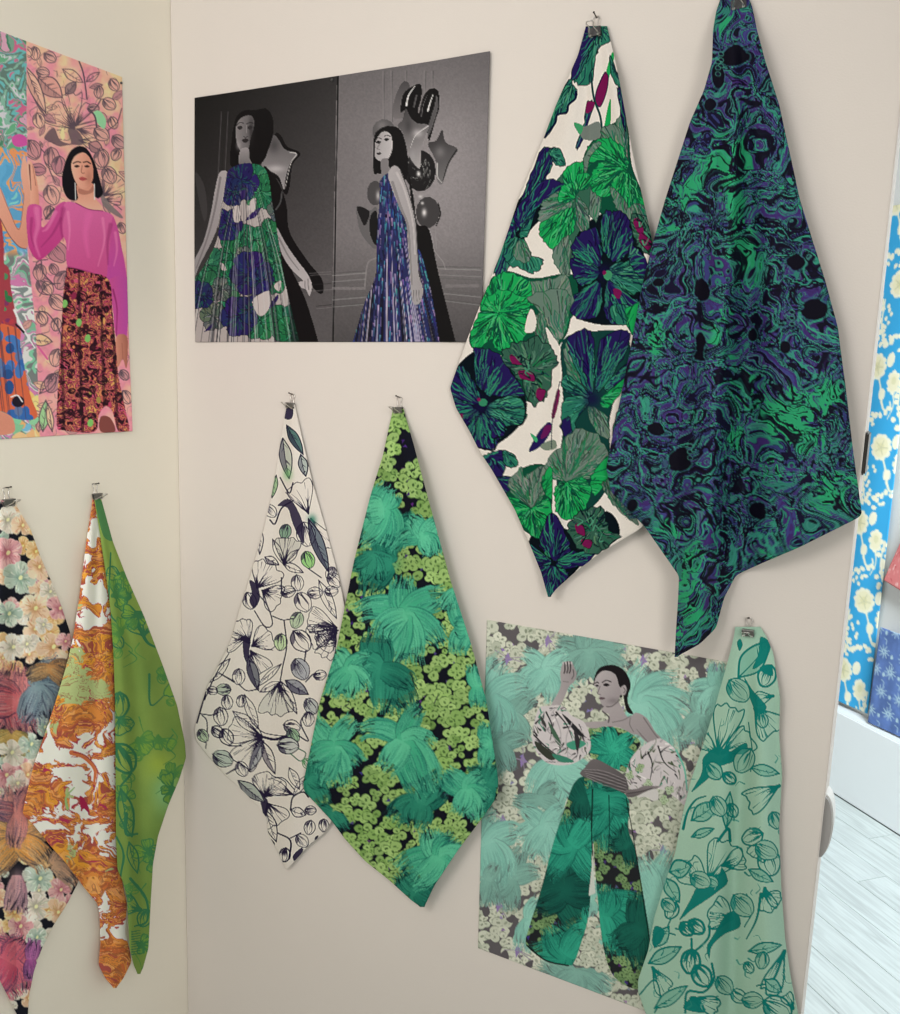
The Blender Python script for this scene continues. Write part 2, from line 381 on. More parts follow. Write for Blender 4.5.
def floret(A, x, y, R, pal, n=4):
    """small orchid floret: rounded petals, each with an off-centre dark throat"""
    r = A.r; a0 = r.uniform(0, 360); pe, dk, hi, _ = pal
    base = mixc(mixc(pe, hi, r.uniform(0, .7)), dk, r.uniform(0, .3)); pp = []
    for k in range(n):
        a = math.radians(a0 + 360 / n * k + r.uniform(-20, 20)); q = r.uniform(.46, .62); pp.append((a, x + math.cos(a) * R * q, y + math.sin(a) * R * q, r.uniform(.85, 1.2)))
    for a, px, py, z in pp: A.ell(px, py, R * .56 * z, R * .48 * z, math.degrees(a), mixc(base, dk, .6), 1, 9)
    for a, px, py, z in pp:
        b = mixc(base, hi, r.uniform(0, .6)); m = 8; ph = r.uniform(0, 6.3)
        A.f([(px + R * z * (.49 + .05 * math.sin(3 * t + ph)) * math.cos(t), py + R * z * (.43 + .05 * math.sin(2 * t + ph)) * math.sin(t)) for t in np.arange(m) / m * 6.283], b)
    for a, px, py, z in pp:
        ang = a + r.uniform(-.5, .5); A.ell(px - math.cos(a) * R * .1, py - math.sin(a) * R * .1, R * .2, R * .12, math.degrees(ang), mixc(dk, base, r.uniform(.05, .5)), .85, 8)
        A.ell(px + math.cos(ang + 1.2) * R * .26, py + math.sin(ang + 1.2) * R * .26, R * .1, R * .07, math.degrees(ang), mixc(base, dk, .5), .6, 7)

def orchid(A, x, y, R, pal, n=5):
    """watercolour orchid: pale veined petals round a tinted throat"""
    r = A.r; pe, dk, hi, _ = pal; a0 = r.uniform(0, 360)
    for k in range(n):
        a = math.radians(a0 + 360 / n * k + r.uniform(-14, 14)); z = r.uniform(.8, 1.15); h = math.pi / n * r.uniform(.85, 1.15)
        P = [(x + q * R * z * math.cos(a + b), y + q * R * z * math.sin(a + b)) for q, b in ((.05, 0), (.5, -h), (.9, -h * .75), (1.02, -h * .2), (.98, h * .3), (.85, h * .8), (.5, h))]
        petal(A, P, (x, y), mixc(mixc(pe, hi, r.uniform(0, .8)), dk, r.uniform(0, .25)), (mixc(pe, dk, .6), hi, mixc(pe, dk, .3)), 4, mixc(hi, pe, .4), .5, .1, .8)
    A.glow(x, y, R * .34, R * .34, mixc(dk, pe, .2), .8); A.ell(x + R * .08, y, R * .12, R * .16, 30, mixc(hi, (230, 220, 120), .5), .9, 8)

def scatter(A, box, step, R, pal, poly=None, prob=.9, bits=None):
    r = A.r; y = box[1]; row = 0
    while y < box[3]:
        x = box[0] + (row % 2) * step / 2
        while x < box[2]:
            px, py = x + r.uniform(-.3, .3) * step, y + r.uniform(-.3, .3) * step
            if bits is not None and r.rand() < .5:
                bx, by = px + r.uniform(-1, 1) * step * .6, py + r.uniform(-1, 1) * step * .6; a = r.uniform(0, 6.3)
                A.p([(bx, by), (bx + 4 * math.cos(a), by + 4 * math.sin(a)), (bx + 5 * math.cos(a + .8), by + 5 * math.sin(a + .8))], jit(r, bits, 15))
            if r.rand() < prob: floret(A, px, py, R * r.uniform(.75, 1.2), pal, 4 if r.rand() < .6 else 3)
            x += step
        y += step * .86; row += 1

def fan(A, x, y, R, ang, spread, ink, n=9, w=.8, fillc=None, dark=0.35):
    """sketched fan petal with a ruffled rim and hatching from the root"""
    r = A.r; a = np.radians(np.linspace(ang - spread / 2, ang + spread / 2, n))
    rr = R * (1 + r.uniform(-.08, .05, n)); rr[0] *= .72; rr[-1] *= .72
    rim = np.stack([x + np.cos(a) * rr, y + np.sin(a) * rr], -1)
    if fillc is not None: A.f(np.vstack([[(x, y)], rim]), fillc)
    A.l(np.vstack([[(x, y)], rim, [(x, y)]]), ink, w, w)
    m = max(6, int(spread / 5))
    for k in range(m):
        b = math.radians(r.uniform(ang - spread / 2, ang + spread / 2)); c, s = math.cos(b), math.sin(b); j = r.uniform(-.05, .05) * R
        if r.rand() < .65:
            e = r.uniform(.45, .8); A.l([(x + c * R * .1, y + s * R * .1), (x + c * R * e * .6 + s * j, y + s * R * e * .6 - c * j), (x + c * R * e, y + s * R * e)], ink, w * .9, .2)
        else:
            e = r.uniform(.5, .75); A.l([(x + c * R * .93, y + s * R * .93), (x + c * R * e, y + s * R * e)], ink, w * .7, .2)
    for k in range(int(spread / 7)):
        b = math.radians(r.uniform(ang - spread / 2, ang + spread / 2)); e = r.uniform(.2, .2 + dark); A.l([(x, y), (x + math.cos(b) * R * e, y + math.sin(b) * R * e)], ink, w * 2.2, .2)

def leafk(A, p0, p1, wd, ink, fillc=None, w=.8, hatch=5, shade=0):
    p0, p1 = np.array(p0, float), np.array(p1, float); d = p1 - p0; nn = np.array((-d[1], d[0])) / (np.hypot(*d) + 1e-6)
    a = [p0, p0 + d * .35 + nn * wd * .5, p0 + d * .7 + nn * wd * .4, p1]; b = [p0 + d * .7 - nn * wd * .4, p0 + d * .35 - nn * wd * .5]
    if fillc is not None: A.f(a + b, fillc)
    if shade: A.f([p0, p0 + d * .35 + nn * wd * .5, p0 + d * .7 + nn * wd * .4, p1, p0 + d * .5], ink, shade)
    A.l(a, ink, w); A.l([p1] + b + [p0], ink, w * 1.2); A.l([p0, p0 + d * .5 + nn * wd * .08, p1], ink, w * .9, .3)
    for k in range(hatch):
        t = A.r.uniform(.1, .8); s = A.r.choice([-1, 1])
        A.l([p0 + d * t, p0 + d * (t + .12) + nn * wd * .3 * s], ink, w * .7, .2)

def bud(A, x, y, R, ang, ink, w=.8, fillc=None, dk=.3):
    R = R * A.r.uniform(.85, 1.15); ang = ang + A.r.uniform(-25, 25)
    a = math.radians(ang); c, s = math.cos(a), math.sin(a)
    def L(u, v): return (x + (u * c - v * s) * R, y + (u * s + v * c) * R)
    if fillc is not None: A.ell(x, y, R, R * .75, ang, fillc)
    A.l([L(-1, 0), L(-.6, .6), L(.2, .75), L(.85, .35), L(1, 0), L(.8, -.45), L(.1, -.78), L(-.65, -.55), L(-1, 0)], ink, w)
    A.l([L(-1, 0), L(-.3, .3), L(.4, .3), L(.95, .05)], ink, w, .4); A.l([L(-1, 0), L(-.2, -.3), L(.5, -.35), L(.9, -.1)], ink, w, .4)
    for k in range(7):
        v = A.r.uniform(-.6, .6); A.l([L(-.8 + .3 * A.r.rand(), v * .6), L(A.r.uniform(-.1, .5), v)], ink, w * .8, .2)
    A.f([L(-1, 0), L(-.6, .6), L(-.1, .7), L(-.4, .2)], ink, dk * 2)

def marble(A, cols, sc, seed, line=None, lw=.06, warp=2.2, stretch=1.0, alpha=1.0):
    """warped bands of colour inside the current clip"""
    x, y = A.grid(); x = x / sc; y = y / sc / stretch
    u = x + warp * (fbm(x * .6, y * .6, seed, 3) - .5); v = y + warp * (fbm(x * .6, y * .6, seed + 9, 3) - .5)
    n = fbm(u, v, seed + 20, 3); n = np.clip((n - .28) / .44, 0, .9999) * len(cols); i = n.astype(int); fr = n - i
    im = np.array([c3(c) for c in cols])[i]
    if line is not None: k = np.clip((lw - np.minimum(fr, 1 - fr)) / lw * 2, 0, 1)[..., None]; im = im * (1 - k) + c3(line) * k
    m = (np.ones((A.H, A.W)) if A.clip is None else A.clip)[..., None] * alpha
    A.im = A.im * (1 - m) + im * m
# ---- prints
NAVY, TEAL, GRN, DKG, GRY, MAG, BLK = (34, 24, 82), (38, 112, 92), (26, 160, 84), (12, 74, 54), (98, 122, 110), (112, 20, 76), (8, 18, 26)

def art_lily():
    A = Art(440, 20, 700, 605, (226, 220, 212), 2, 3)
    def nav(pts, c, n=14): n = int(n * 1.5); petal(A, pts, c, NAVY, (TEAL, (14, 12, 50), (46, 140, 104)), n, BLK, .7)
    def grn(pts, c, n=14): n = int(n * 1.5); petal(A, pts, c, GRN, (DKG, (70, 176, 112), (10, 60, 44), (12, 90, 60)), n, DKG, .7)
    def gry(pts, c, n=12): n = int(n * 2); petal(A, pts, c, GRY, ((40, 100, 75), (50, 66, 62), (30, 120, 80), (128, 140, 130)), n, (30, 70, 55), .6)
    def tea(pts, c, n=12): n = int(n * 1.7); petal(A, pts, c, TEAL, ((14, 50, 48), (70, 150, 120), (16, 30, 60)), n, BLK, .7)
    def rose(pts, mags):
        petal(A, pts, np.mean(pts, 0), (50, 92, 76), ((12, 30, 34), (90, 130, 110), (20, 110, 70), (30, 50, 60)), 26, BLK, .8)
        for m in mags: A.f(m, MAG); A.l(m, BLK, .6)
        for k in range(16):
            p = np.mean(pts, 0) + A.r.uniform(-50, 50, 2); A.l([p, p + A.r.uniform(-18, 18, 2), p + A.r.uniform(-30, 30, 2)], (10, 30, 36) if k % 3 else (70, 140, 110), 1.8, .5)
    for P, c in [([(640, 400), (560, 430), (500, 520), (520, 640), (560, 700), (640, 740), (720, 780), (700, 650), (660, 540)], DKG), ([(490, 530), (430, 570), (370, 660), (400, 720), (420, 830), (460, 880), (500, 760), (530, 650)], (50, 96, 78)), ([(300, 640), (400, 600), (420, 660), (340, 740), (250, 850), (210, 880), (260, 740)], BLK),
                 ([(480, 770), (560, 700), (650, 710), (700, 830), (700, 960), (640, 1060), (480, 1040), (450, 940), (500, 860)], BLK), ([(180, 1000), (240, 890), (340, 910), (470, 900), (470, 1030), (380, 1080), (240, 1060)], DKG)]:
        A.T = (430, 0, 3.27); A.f(P, c)
    A.T = (430, 290, 3.167)
    for P, c in [([(130, 130), (215, 20), (430, 10), (440, 120), (400, 200), (390, 320), (300, 350), (230, 210), (140, 190)], DKG), ([(60, 330), (80, 250), (150, 190), (220, 210), (300, 330), (290, 420), (210, 490), (140, 490)], BLK), ([(420, 160), (520, 130), (620, 140), (630, 240), (570, 400), (570, 600), (500, 700), (420, 720), (400, 600), (420, 450), (420, 300)], (16, 60, 56)),
                 ([(240, 630), (300, 560), (380, 570), (380, 740), (330, 780), (260, 720)], DKG), ([(310, 800), (390, 710), (440, 760), (560, 700), (600, 780), (500, 850), (380, 970), (340, 880)], BLK)]:
        A.f(P, c)
    A.T = (430, 0, 3.27)
    tea([(500, 88), (590, 88), (586, 135), (556, 150), (540, 195), (525, 272), (480, 272), (468, 240), (500, 150)], (560, 90), 16)
    nav([(500, 90), (545, 95), (520, 170), (490, 240), (460, 260), (480, 150)], (560, 90), 8)
    tea([(462, 262), (478, 300), (474, 322), (452, 342), (446, 366), (415, 375), (408, 402), (392, 432), (372, 448), (380, 400), (440, 280)], (470, 260), 10)
    A.l([(478, 300), (474, 322), (452, 342), (446, 366), (415, 375), (408, 402), (372, 448)], (10, 16, 50), 2.2)
    gry([(600, 410), (640, 380), (642, 560), (600, 500)], (640, 560)); nav([(612, 290), (632, 292), (640, 420), (628, 400)], (620, 290), 4)
    A.f([(575, 240), (595, 172), (602, 190), (582, 262)], GRN); tea([(588, 180), (622, 268), (618, 284), (594, 250)], (590, 180), 4)
    A.f([(545, 292), (570, 236), (582, 250), (576, 300), (556, 348), (540, 330)], MAG); A.l([(570, 236), (582, 250), (576, 300), (556, 348), (540, 330), (545, 292), (570, 236)], (30, 20, 60), .9)
    A.l([(525, 240), (535, 320), (556, 380), (562, 440)], (20, 60, 60), 2, 2.2)
    nav([(513, 335), (537, 335), (526, 372), (492, 472), (476, 478), (500, 410)], (526, 335), 5); A.f([(513, 335), (537, 335), (530, 360), (510, 370)], MAG)
    A.f([(470, 405), (505, 414), (552, 398), (556, 450), (510, 458), (490, 440)], (112, 122, 116)); A.f([(470, 402), (500, 412), (490, 440)], (60, 150, 100))
    A.f([(587, 328), (592, 342), (588, 424), (570, 418)], GRN)
    # navy lily on the slanted edge
    nav([(362, 492), (396, 486), (398, 540), (372, 592), (330, 628), (296, 660), (318, 600)], (300, 720))
    tea([(388, 490), (422, 485), (442, 532), (434, 542), (408, 536)], (390, 500), 6)
    nav([(365, 592), (436, 600), (402, 642), (350, 682), (300, 742), (262, 764), (280, 690)], (290, 740)); tea([(400, 640), (350, 682), (318, 770), (290, 765), (330, 700)], (290, 760), 8)
    nav([(268, 700), (280, 790), (250, 890), (225, 906), (210, 882), (240, 790)], (275, 740))
    tea([(250, 790), (302, 778), (330, 832), (370, 850), (342, 892), (300, 880), (245, 852)], (290, 760), 14); gry([(300, 780), (330, 832), (310, 860), (270, 830)], (290, 770), 6)
    # bright green lilies
    c = (640, 545)
    gry([(560, 420), (610, 410), (640, 470), (620, 520), (570, 470)], c); grn([(498, 560), (505, 510), (535, 465), (590, 452), (640, 500), (642, 560), (590, 530), (545, 525)], c, 18)
    gry([(498, 560), (508, 505), (540, 465), (560, 470), (525, 510), (512, 560)], c, 8)
    gry([(530, 600), (560, 640), (545, 720), (520, 690)], (570, 560), 8)
    grn([(535, 555), (570, 528), (642, 560), (622, 602), (570, 645), (530, 622), (524, 590)], c, 16); grn([(600, 580), (650, 565), (700, 650), (690, 706), (650, 690), (605, 640)], c, 16)
    gry([(590, 610), (640, 660), (650, 740), (620, 700), (600, 660)], c, 8); gry([(640, 690), (700, 670), (745, 770), (720, 800), (680, 780)], c, 10)
    c = (474, 645)
    grn([(436, 560), (492, 528), (502, 560), (482, 632), (450, 645)], c); gry([(376, 650), (450, 618), (472, 650), (440, 702), (358, 724), (362, 680)], c); grn([(430, 610), (470, 600), (472, 650), (420, 660)], c, 8)
    grn([(358, 736), (430, 690), (480, 680), (472, 742), (440, 792), (400, 812), (368, 782)], c, 18); gry([(400, 825), (450, 770), (464, 830), (452, 905), (420, 882)], c); grn([(480, 572), (520, 568), (528, 602), (490, 622)], c, 8)
    gry([(478, 640), (518, 690), (514, 755), (482, 742)], c, 10)
    # big navy hibiscus
    c = (568, 892)
    nav([(565, 700), (600, 690), (640, 702), (664, 800), (604, 856), (560, 800)], c, 22); nav([(478, 775), (540, 745), (562, 820), (552, 872), (488, 850), (462, 822)], c, 18); nav([(462, 842), (540, 870), (552, 900), (500, 934), (468, 902)], c)
    tea([(600, 862), (690, 862), (708, 930), (645, 965), (590, 920)], c, 22); nav([(655, 800), (700, 840), (720, 900), (680, 900), (650, 850)], c, 12); nav([(455, 985), (540, 920), (562, 950), (548, 1030), (480, 1040)], c, 18); nav([(580, 920), (650, 965), (690, 1000), (640, 1055), (575, 1040)], c, 18); tea([(590, 1000), (650, 1000), (640, 1060), (600, 1050)], c, 8)
    A.glow(568, 890, 26, 26, (20, 14, 60), .9); A.ell(582, 900, 14, 16, 20, (60, 140, 100)); A.ell(570, 892, 7, 7, 0, MAG); A.f([(600, 945), (625, 950), (620, 975), (605, 970)], MAG)
    rose([(655, 712), (690, 705), (742, 795), (722, 832), (676, 800)], [[(664, 722), (685, 716), (700, 760), (680, 760)], [(690, 760), (725, 790), (712, 818), (684, 790)]])
    # green mass above the lower flowers
    grn([(196, 920), (250, 890), (330, 925), (345, 990), (240, 1030), (165, 1015)], (220, 1030), 26); gry([(330, 925), (380, 915), (450, 905), (460, 1010), (380, 1060), (345, 990)], (380, 1060), 20)
    A.T = (430, 290, 3.167)
    c = (215, 72)
    grn([(128, 140), (160, 70), (215, 66), (196, 150), (140, 184)], c); grn([(215, 80), (292, 66), (308, 130), (272, 182), (220, 194), (196, 150)], c, 18); grn([(160, 60), (215, 0), (310, 30), (300, 80), (215, 70)], c, 18)
    gry([(310, 20), (432, 0), (436, 110), (400, 170), (380, 130), (340, 60)], (420, 180), 18); gry([(330, 90), (360, 80), (380, 180), (340, 160)], (360, 200), 8)
    A.f([(318, 60), (336, 90), (330, 130), (300, 130)], (222, 216, 208)); A.f([(366, 120), (392, 150), (410, 190), (405, 330), (380, 380), (372, 320), (388, 220)], (222, 216, 208))
    rose([(226, 196), (270, 170), (330, 150), (392, 190), (396, 240), (372, 322), (350, 356), (310, 352), (290, 290), (240, 240)], [[(252, 206), (280, 212), (290, 236), (262, 234)], [(280, 256), (322, 260), (330, 288), (290, 282)], [(340, 312), (366, 318), (352, 352), (336, 340)]])
    c = (160, 368)
    nav([(138, 192), (172, 186), (212, 200), (264, 272), (296, 330), (200, 335), (150, 300)], c, 26); nav([(76, 264), (100, 240), (142, 296), (156, 360), (52, 336)], c, 20); nav([(54, 335), (150, 380), (136, 436), (90, 416)], c, 16); tea([(180, 368), (270, 336), (304, 382), (292, 422), (240, 434), (200, 462)], c, 24)
    nav([(106, 440), (170, 392), (210, 450), (204, 502), (150, 498), (128, 476)], c, 20); nav([(190, 400), (240, 430), (226, 468), (196, 466)], c, 10)
    A.l([(304, 360), (300, 400), (290, 424), (262, 430), (236, 436), (240, 460), (204, 470), (204, 505), (160, 500)], BLK, 2, 1.6)
    A.glow(160, 366, 30, 30, (20, 14, 60), .85); A.ell(168, 356, 14, 12, 0, (50, 130, 96)); A.ell(155, 348, 6, 6, 0, MAG); A.f([(80, 396), (104, 392), (100, 414), (88, 412)], MAG)
    nav([(156, 532), (190, 516), (228, 510), (236, 572), (208, 604), (176, 566)], (190, 520), 10); tea([(230, 508), (268, 524), (276, 556), (240, 556)], (230, 510), 6); nav([(210, 592), (272, 598), (240, 644), (216, 630)], (200, 600), 6)
    # flower right of the crease
    c = (512, 345)
    gry([(425, 180), (460, 170), (500, 320), (440, 290)], c); tea([(418, 280), (440, 270), (505, 330), (470, 345), (420, 310)], c, 10)
    nav([(436, 152), (508, 130), (522, 250), (508, 330), (458, 240)], c, 20); nav([(540, 160), (624, 128), (622, 190), (562, 290), (524, 315)], c, 20); grn([(540, 345), (600, 290), (640, 230), (604, 322), (558, 374)], c, 12); nav([(560, 290), (640, 220), (620, 270), (560, 320)], c, 8); gry([(500, 370), (556, 396), (566, 470), (520, 440)], c, 10)
    tea([(430, 340), (505, 350), (460, 420), (490, 492), (450, 492), (414, 430)], c, 12); nav([(414, 430), (440, 400), (452, 450), (492, 494), (448, 494)], c, 8); A.glow(512, 345, 26, 26, (20, 14, 60), .8)
    A.f([(376, 418), (386, 440), (356, 490), (312, 512), (344, 450)], NAVY); A.f([(366, 430), (386, 432), (370, 462), (350, 470)], (96, 24, 84)); A.f([(316, 452), (340, 470), (334, 482)], (60, 160, 110)); A.f([(350, 492), (392, 474), (400, 500), (366, 508)], (120, 135, 120))
    A.f([(402, 318), (412, 330), (396, 400), (384, 400)], MAG); A.l([(410, 290), (400, 340), (386, 420), (384, 500)], (30, 50, 60), .8)
    c = (430, 610)
    gry([(360, 570), (400, 505), (470, 438), (545, 478), (565, 560), (490, 602), (430, 612)], c, 30); grn([(510, 590), (570, 520), (560, 600), (520, 650)], c, 8); grn([(398, 622), (430, 604), (492, 598), (508, 650), (472, 712), (420, 724), (396, 682)], c, 24)
    gry([(545, 610), (600, 620), (660, 740), (600, 700), (560, 650)], (550, 600), 10)
    c = (322, 690)
    gry([(246, 622), (288, 560), (300, 590), (356, 556), (374, 622), (334, 684), (300, 680)], c, 20); grn([(232, 652), (312, 684), (302, 742), (262, 720)], c, 12); grn([(304, 706), (372, 660), (384, 740), (340, 786), (296, 742)], c, 18); grn([(350, 610), (384, 560), (384, 660)], c, 5)
    c = (390, 862)
    nav([(384, 704), (432, 780), (446, 850), (390, 855), (346, 800)], c, 22); nav([(308, 800), (384, 858), (346, 874)], c, 8); nav([(428, 836), (520, 826), (482, 874), (400, 876)], c, 16); nav([(346, 880), (400, 876), (438, 900), (400, 950), (372, 975)], c, 16)
    rose([(436, 746), (480, 700), (545, 690), (566, 760), (600, 780), (520, 836), (460, 806)], [[(460, 742), (484, 746), (490, 778), (466, 770)], [(480, 790), (512, 792), (506, 818), (486, 812)]])
    for P, f in [([(560, 600), (640, 560), (700, 640), (660, 720), (600, 690)], gry), ([(600, 380), (680, 330), (700, 450), (640, 500), (580, 460)], tea), ([(620, 60), (700, 40), (700, 130), (640, 140)], grn)]: f(P, (540, 560), 12)
    A.T = (0, 0, 1)
    # continues to the right, where another cloth hangs in front
    for k, (x, y) in enumerate([(668, 300), (660, 360), (672, 430), (640, 470), (650, 500)]): bloom(A, x, y, 24, star(5, 1, .35, k * 20, 20, A.r), ((60, 150, 110), TEAL, NAVY, BLK), 20)
    return A

def art_navy():
    A = Art(595, -8, 870, 665, (20, 18, 50), 2, 5)
    x, y = A.grid()
    wx = fbm(x / 42, y / 42, 11, 3) - .5; wy = fbm(x / 42, y / 42, 21, 3) - .5
    u, v = x + wx * 90, y + wy * 90
    wx2 = fbm(u / 15, v / 15, 31, 2) - .5; wy2 = fbm(u / 15, v / 15, 41, 2) - .5
    p, q = u + wx2 * 26, v + wy2 * 26
    big = fbm(x / 70 + 3, y / 70, 54, 2)
    n1 = fbm(p / 6.5, q / 6.5, 61, 3); n2 = fbm(p / 4.2, q / 4.2, 71, 2); n3 = fbm(u / 26, v / 26, 81, 3)
    def blobs(L):
        s = np.zeros_like(x)
        for (cx, cy, rx, ry, a) in L: s = np.maximum(s, a * np.exp(-((x - cx) / rx) ** 2 - ((y - cy) / ry) ** 2))
        return s
    gz = blobs([(735, 120, 16, 22, .5), (725, 160, 40, 40, .9), (690, 190, 36, 34, .8), (735, 200, 12, 60, 1.1), (745, 250, 22, 30, .9), (790, 180, 40, 40, .45), (668, 220, 30, 30, .7), (655, 340, 12, 22, 1.2),
                (745, 395, 26, 30, .9), (790, 420, 40, 36, 1.2), (830, 395, 24, 26, .9), (830, 490, 30, 26, 1.), (735, 435, 18, 18, .9), (660, 530, 30, 18, .8), (700, 470, 16, 70, .6), (692, 560, 26, 40, .7), (690, 600, 16, 30, .5), (725, 30, 10, 20, .7), (720, 330, 20, 50, .5), (800, 560, 60, 16, .4)])
    dz = blobs([(735, 55, 22, 18, 1.1), (716, 72, 8, 16, 1), (705, 105, 8, 9, 1), (680, 280, 22, 16, .9), (700, 290, 16, 26, .9), (812, 308, 24, 16, 1.2), (795, 260, 16, 12, .7), (690, 400, 30, 60, .8), (675, 465, 26, 24, 1), (757, 510, 18, 16, 1.1), (752, 335, 14, 18, .7), (785, 345, 10, 10, .9), (632, 500, 18, 22, .8), (725, 560, 22, 30, .7), (640, 300, 26, 20, .6), (765, 90, 10, 40, .5)])
    t = gz - .9 * dz + (big - .5) * 1.0
    purple, dpur, teal, eme, blue = c3((58, 40, 100)), c3((33, 22, 66)), c3((44, 116, 104)), c3((40, 148, 102)), c3((58, 70, 130))
    im = np.empty(x.shape + (3,)); im[:] = c3((18, 15, 42))
    def lay(m, c, a=1.): im[:] = im * (1 - (m * a)[..., None]) + c * (m * a)[..., None]
    st = lambda e, w: np.clip(e / w + .5, 0, 1)
    lay(st(n1 - .47, .04), dpur); lay(st(n1 - .56, .03), purple); lay(st(.045 - np.abs(n2 - .44), .02), blue, .7)
    lay(st(.042 + .035 * np.clip(t, -.5, 1) - np.abs(n1 - .5), .02), teal)
    lay(st(.028 - np.abs(n2 - .56), .016), c3((62, 132, 120)), .8)
    lay(st(t * .55 + n1 * .8 + n2 * .3 - .86, .05), eme); lay(st(n2 - .6, .03) * st(t - .5, .2), c3((14, 22, 40)), .8); lay(st(.02 - np.abs(n3 - .5), .014), c3((10, 8, 24)), .9); lay(st(n2 - .68, .03) , c3((10, 9, 26)), .9)
    lay(st(.014 - np.abs(n3 - .57), .01), c3((52, 150, 122)), .8)
    hole = blobs([(735, 55, 17, 14, 1), (718, 74, 6, 12, 1), (709, 105, 6, 7, 1), (815, 308, 17, 12, 1.), (704, 290, 8, 14, 1), (680, 460, 13, 12, 1), (757, 510, 13, 11, 1), (785, 347, 6, 7, 1), (659, 282, 9, 6, 1), (797, 262, 10, 8, .8), (752, 335, 7, 9, .8), (700, 345, 8, 16, .8), (655, 430, 10, 9, .8), (632, 505, 8, 9, .8)])
    hole = hole + (n3 - .5) * .9
    lay(st(.05 - np.abs(hole - .42), .04), teal, .5); lay(st(hole - .5, .06), c3((9, 8, 22)))
    A.im = im
    for (bx, by) in [(721, 60), (792, 318), (718, 68), (690, 452)]:
        for k in range(3): A.ell(bx, by + k * 6 - 6, 3.2, 2.6, 20, (60, 120, 110), .7); A.ell(bx, by + k * 6 - 6, 2, 1.6, 20, (16, 14, 40))
    A.l([(800, 318), (812, 330), (840, 340), (836, 352), (806, 338)], (60, 150, 120), 1.4, .6); 
    return A

GP = ((132, 172, 92), (44, 72, 36), (176, 208, 132), (60, 40, 84))
TB = ((104, 200, 160), (66, 172, 134), (22, 104, 92), (10, 34, 38))
DB = ((56, 150, 122), (30, 112, 94), (8, 54, 54), (8, 22, 30))

def art_green():
    A = Art(296, 405, 505, 912, (20, 22, 32), 2, 7)
    scatter(A, (300, 405, 505, 912), 13.6, 8.4, GP, None, .84, (74, 50, 112))
    A.T = (0, 0, 1); r = A.r
    for k in range(26):
        x, y = r.uniform(300, 500), r.uniform(470, 900); A.l([(x, y), (x + r.uniform(-9, 9), y + r.uniform(-9, 9))], (30, 26, 50), .8)
    def z(o, L, pal, n=26):
        ox, oy, sc = o
        for (cx, cy, R, pet) in L: bloom(A, ox + cx / sc, oy + cy / sc, R / sc, pet, pal, n)
    g3, g4 = (290, 380, 3.755), (290, 640, 3.62)
    z(g3, [(380, 690, 130, [(-120, .9, .3, 30), (150, .9, .35, -50), (190, .9, .3, -30)]), (420, 560, 90, [(160, 1, .4, 30), (110, .8, .3, 20), (-60, .6, .3, 30)]), (300, 660, 100, [(60, .8, .3, 20), (100, .8, .3, 10), (140, .7, .2, 20)])], DB)
    z(g3, [(350, 480, 120, [(-150, .7, .4, 60), (60, 1., .42, 60), (-80, .55, .4, 30), (110, 1.1, .35, 30), (170, .5, .4, 0)]), (500, 590, 95, [(-160, .8, .34, -60), (-110, .75, .3, -30), (-60, .8, .3, 40), (30, .7, .34, 50), (60, .6, .3, 20)]),
           (430, 880, 150, [(-150, 1., .28, -60), (-100, .75, .3, 20), (-40, .9, .3, 30), (20, .95, .28, 40), (70, 1., .3, 20), (100, 1.1, .26, 10), (140, .9, .22, -30), (175, .7, .2, -60)]), (640, 790, 70, star(4, 1, .35, 160, 20, r)), (660, 930, 90, [(-120, 1, .4, 20), (120, .9, .4, -20), (180, .4, .4, 0)])], TB, 34)
    z(g4, [(330, 110, 150, [(-110, .8, .35, 30), (-160, .5, .3, 20), (40, .95, .32, 30), (80, .8, .3, 20), (10, .7, .25, 40)]), (470, 590, 120, [(-20, .7, .34, -30), (170, .8, .34, -40), (100, .6, .4, 0), (-60, .8, .3, 20)]), (70, 500, 90, [(-100, .8, .4, 20), (60, 1, .4, 10), (20, .6, .3, 10)]), (720, 520, 110, [(-150, .7, .3, 0), (120, 1., .4, 10), (-60, .6, .4, 0)]), (460, 910, 90, [(-140, .8, .4, 20), (-20, .8, .4, 20), (80, .8, .4, 0), (30, .6, .4, 0)]), (150, 630, 60, [(40, 1, .4, 20), (-160, .8, .4, 0)])], DB)
    z(g4, [(210, 110, 100, [(-170, .8, .3, -50), (-110, .7, .3, -30), (-50, .7, .3, 40), (20, .8, .3, 50), (80, .8, .3, 10), (140, .9, .28, -30)]), (160, 390, 110, [(-140, 1., .34, 20), (-70, .9, .3, 30), (10, .8, .3, 40), (70, 1., .32, 10), (110, 1, .32, 0), (170, .8, .3, -40)]),
           (410, 370, 140, [(-130, 1.0, .24, -70), (-80, .8, .24, 30), (-20, .6, .3, 60), (50, 1.15, .4, 20), (75, 1.2, .34, -10), (120, .7, .3, 10)]), (640, 545, 100, [(-170, .9, .3, 50), (-120, .8, .28, -30), (-60, .6, .3, 30), (10, .7, .3, 30), (60, .9, .3, 20), (110, .7, .3, 0)]),
           (720, 370, 70, [(-90, .8, .5, 0), (100, 1, .4, 0), (180, .4, .4, 0)]), (680, 170, 70, [(-110, .9, .4, 20), (90, .8, .4, 0)]), (540, 790, 125, [(-170, 1., .3, -50), (-120, .7, .3, 20), (-60, .6, .34, 20), (0, .7, .4, 20), (60, .8, .32, 20), (120, .9, .3, 30)])], TB, 34)
    A.blur(1)
    return A

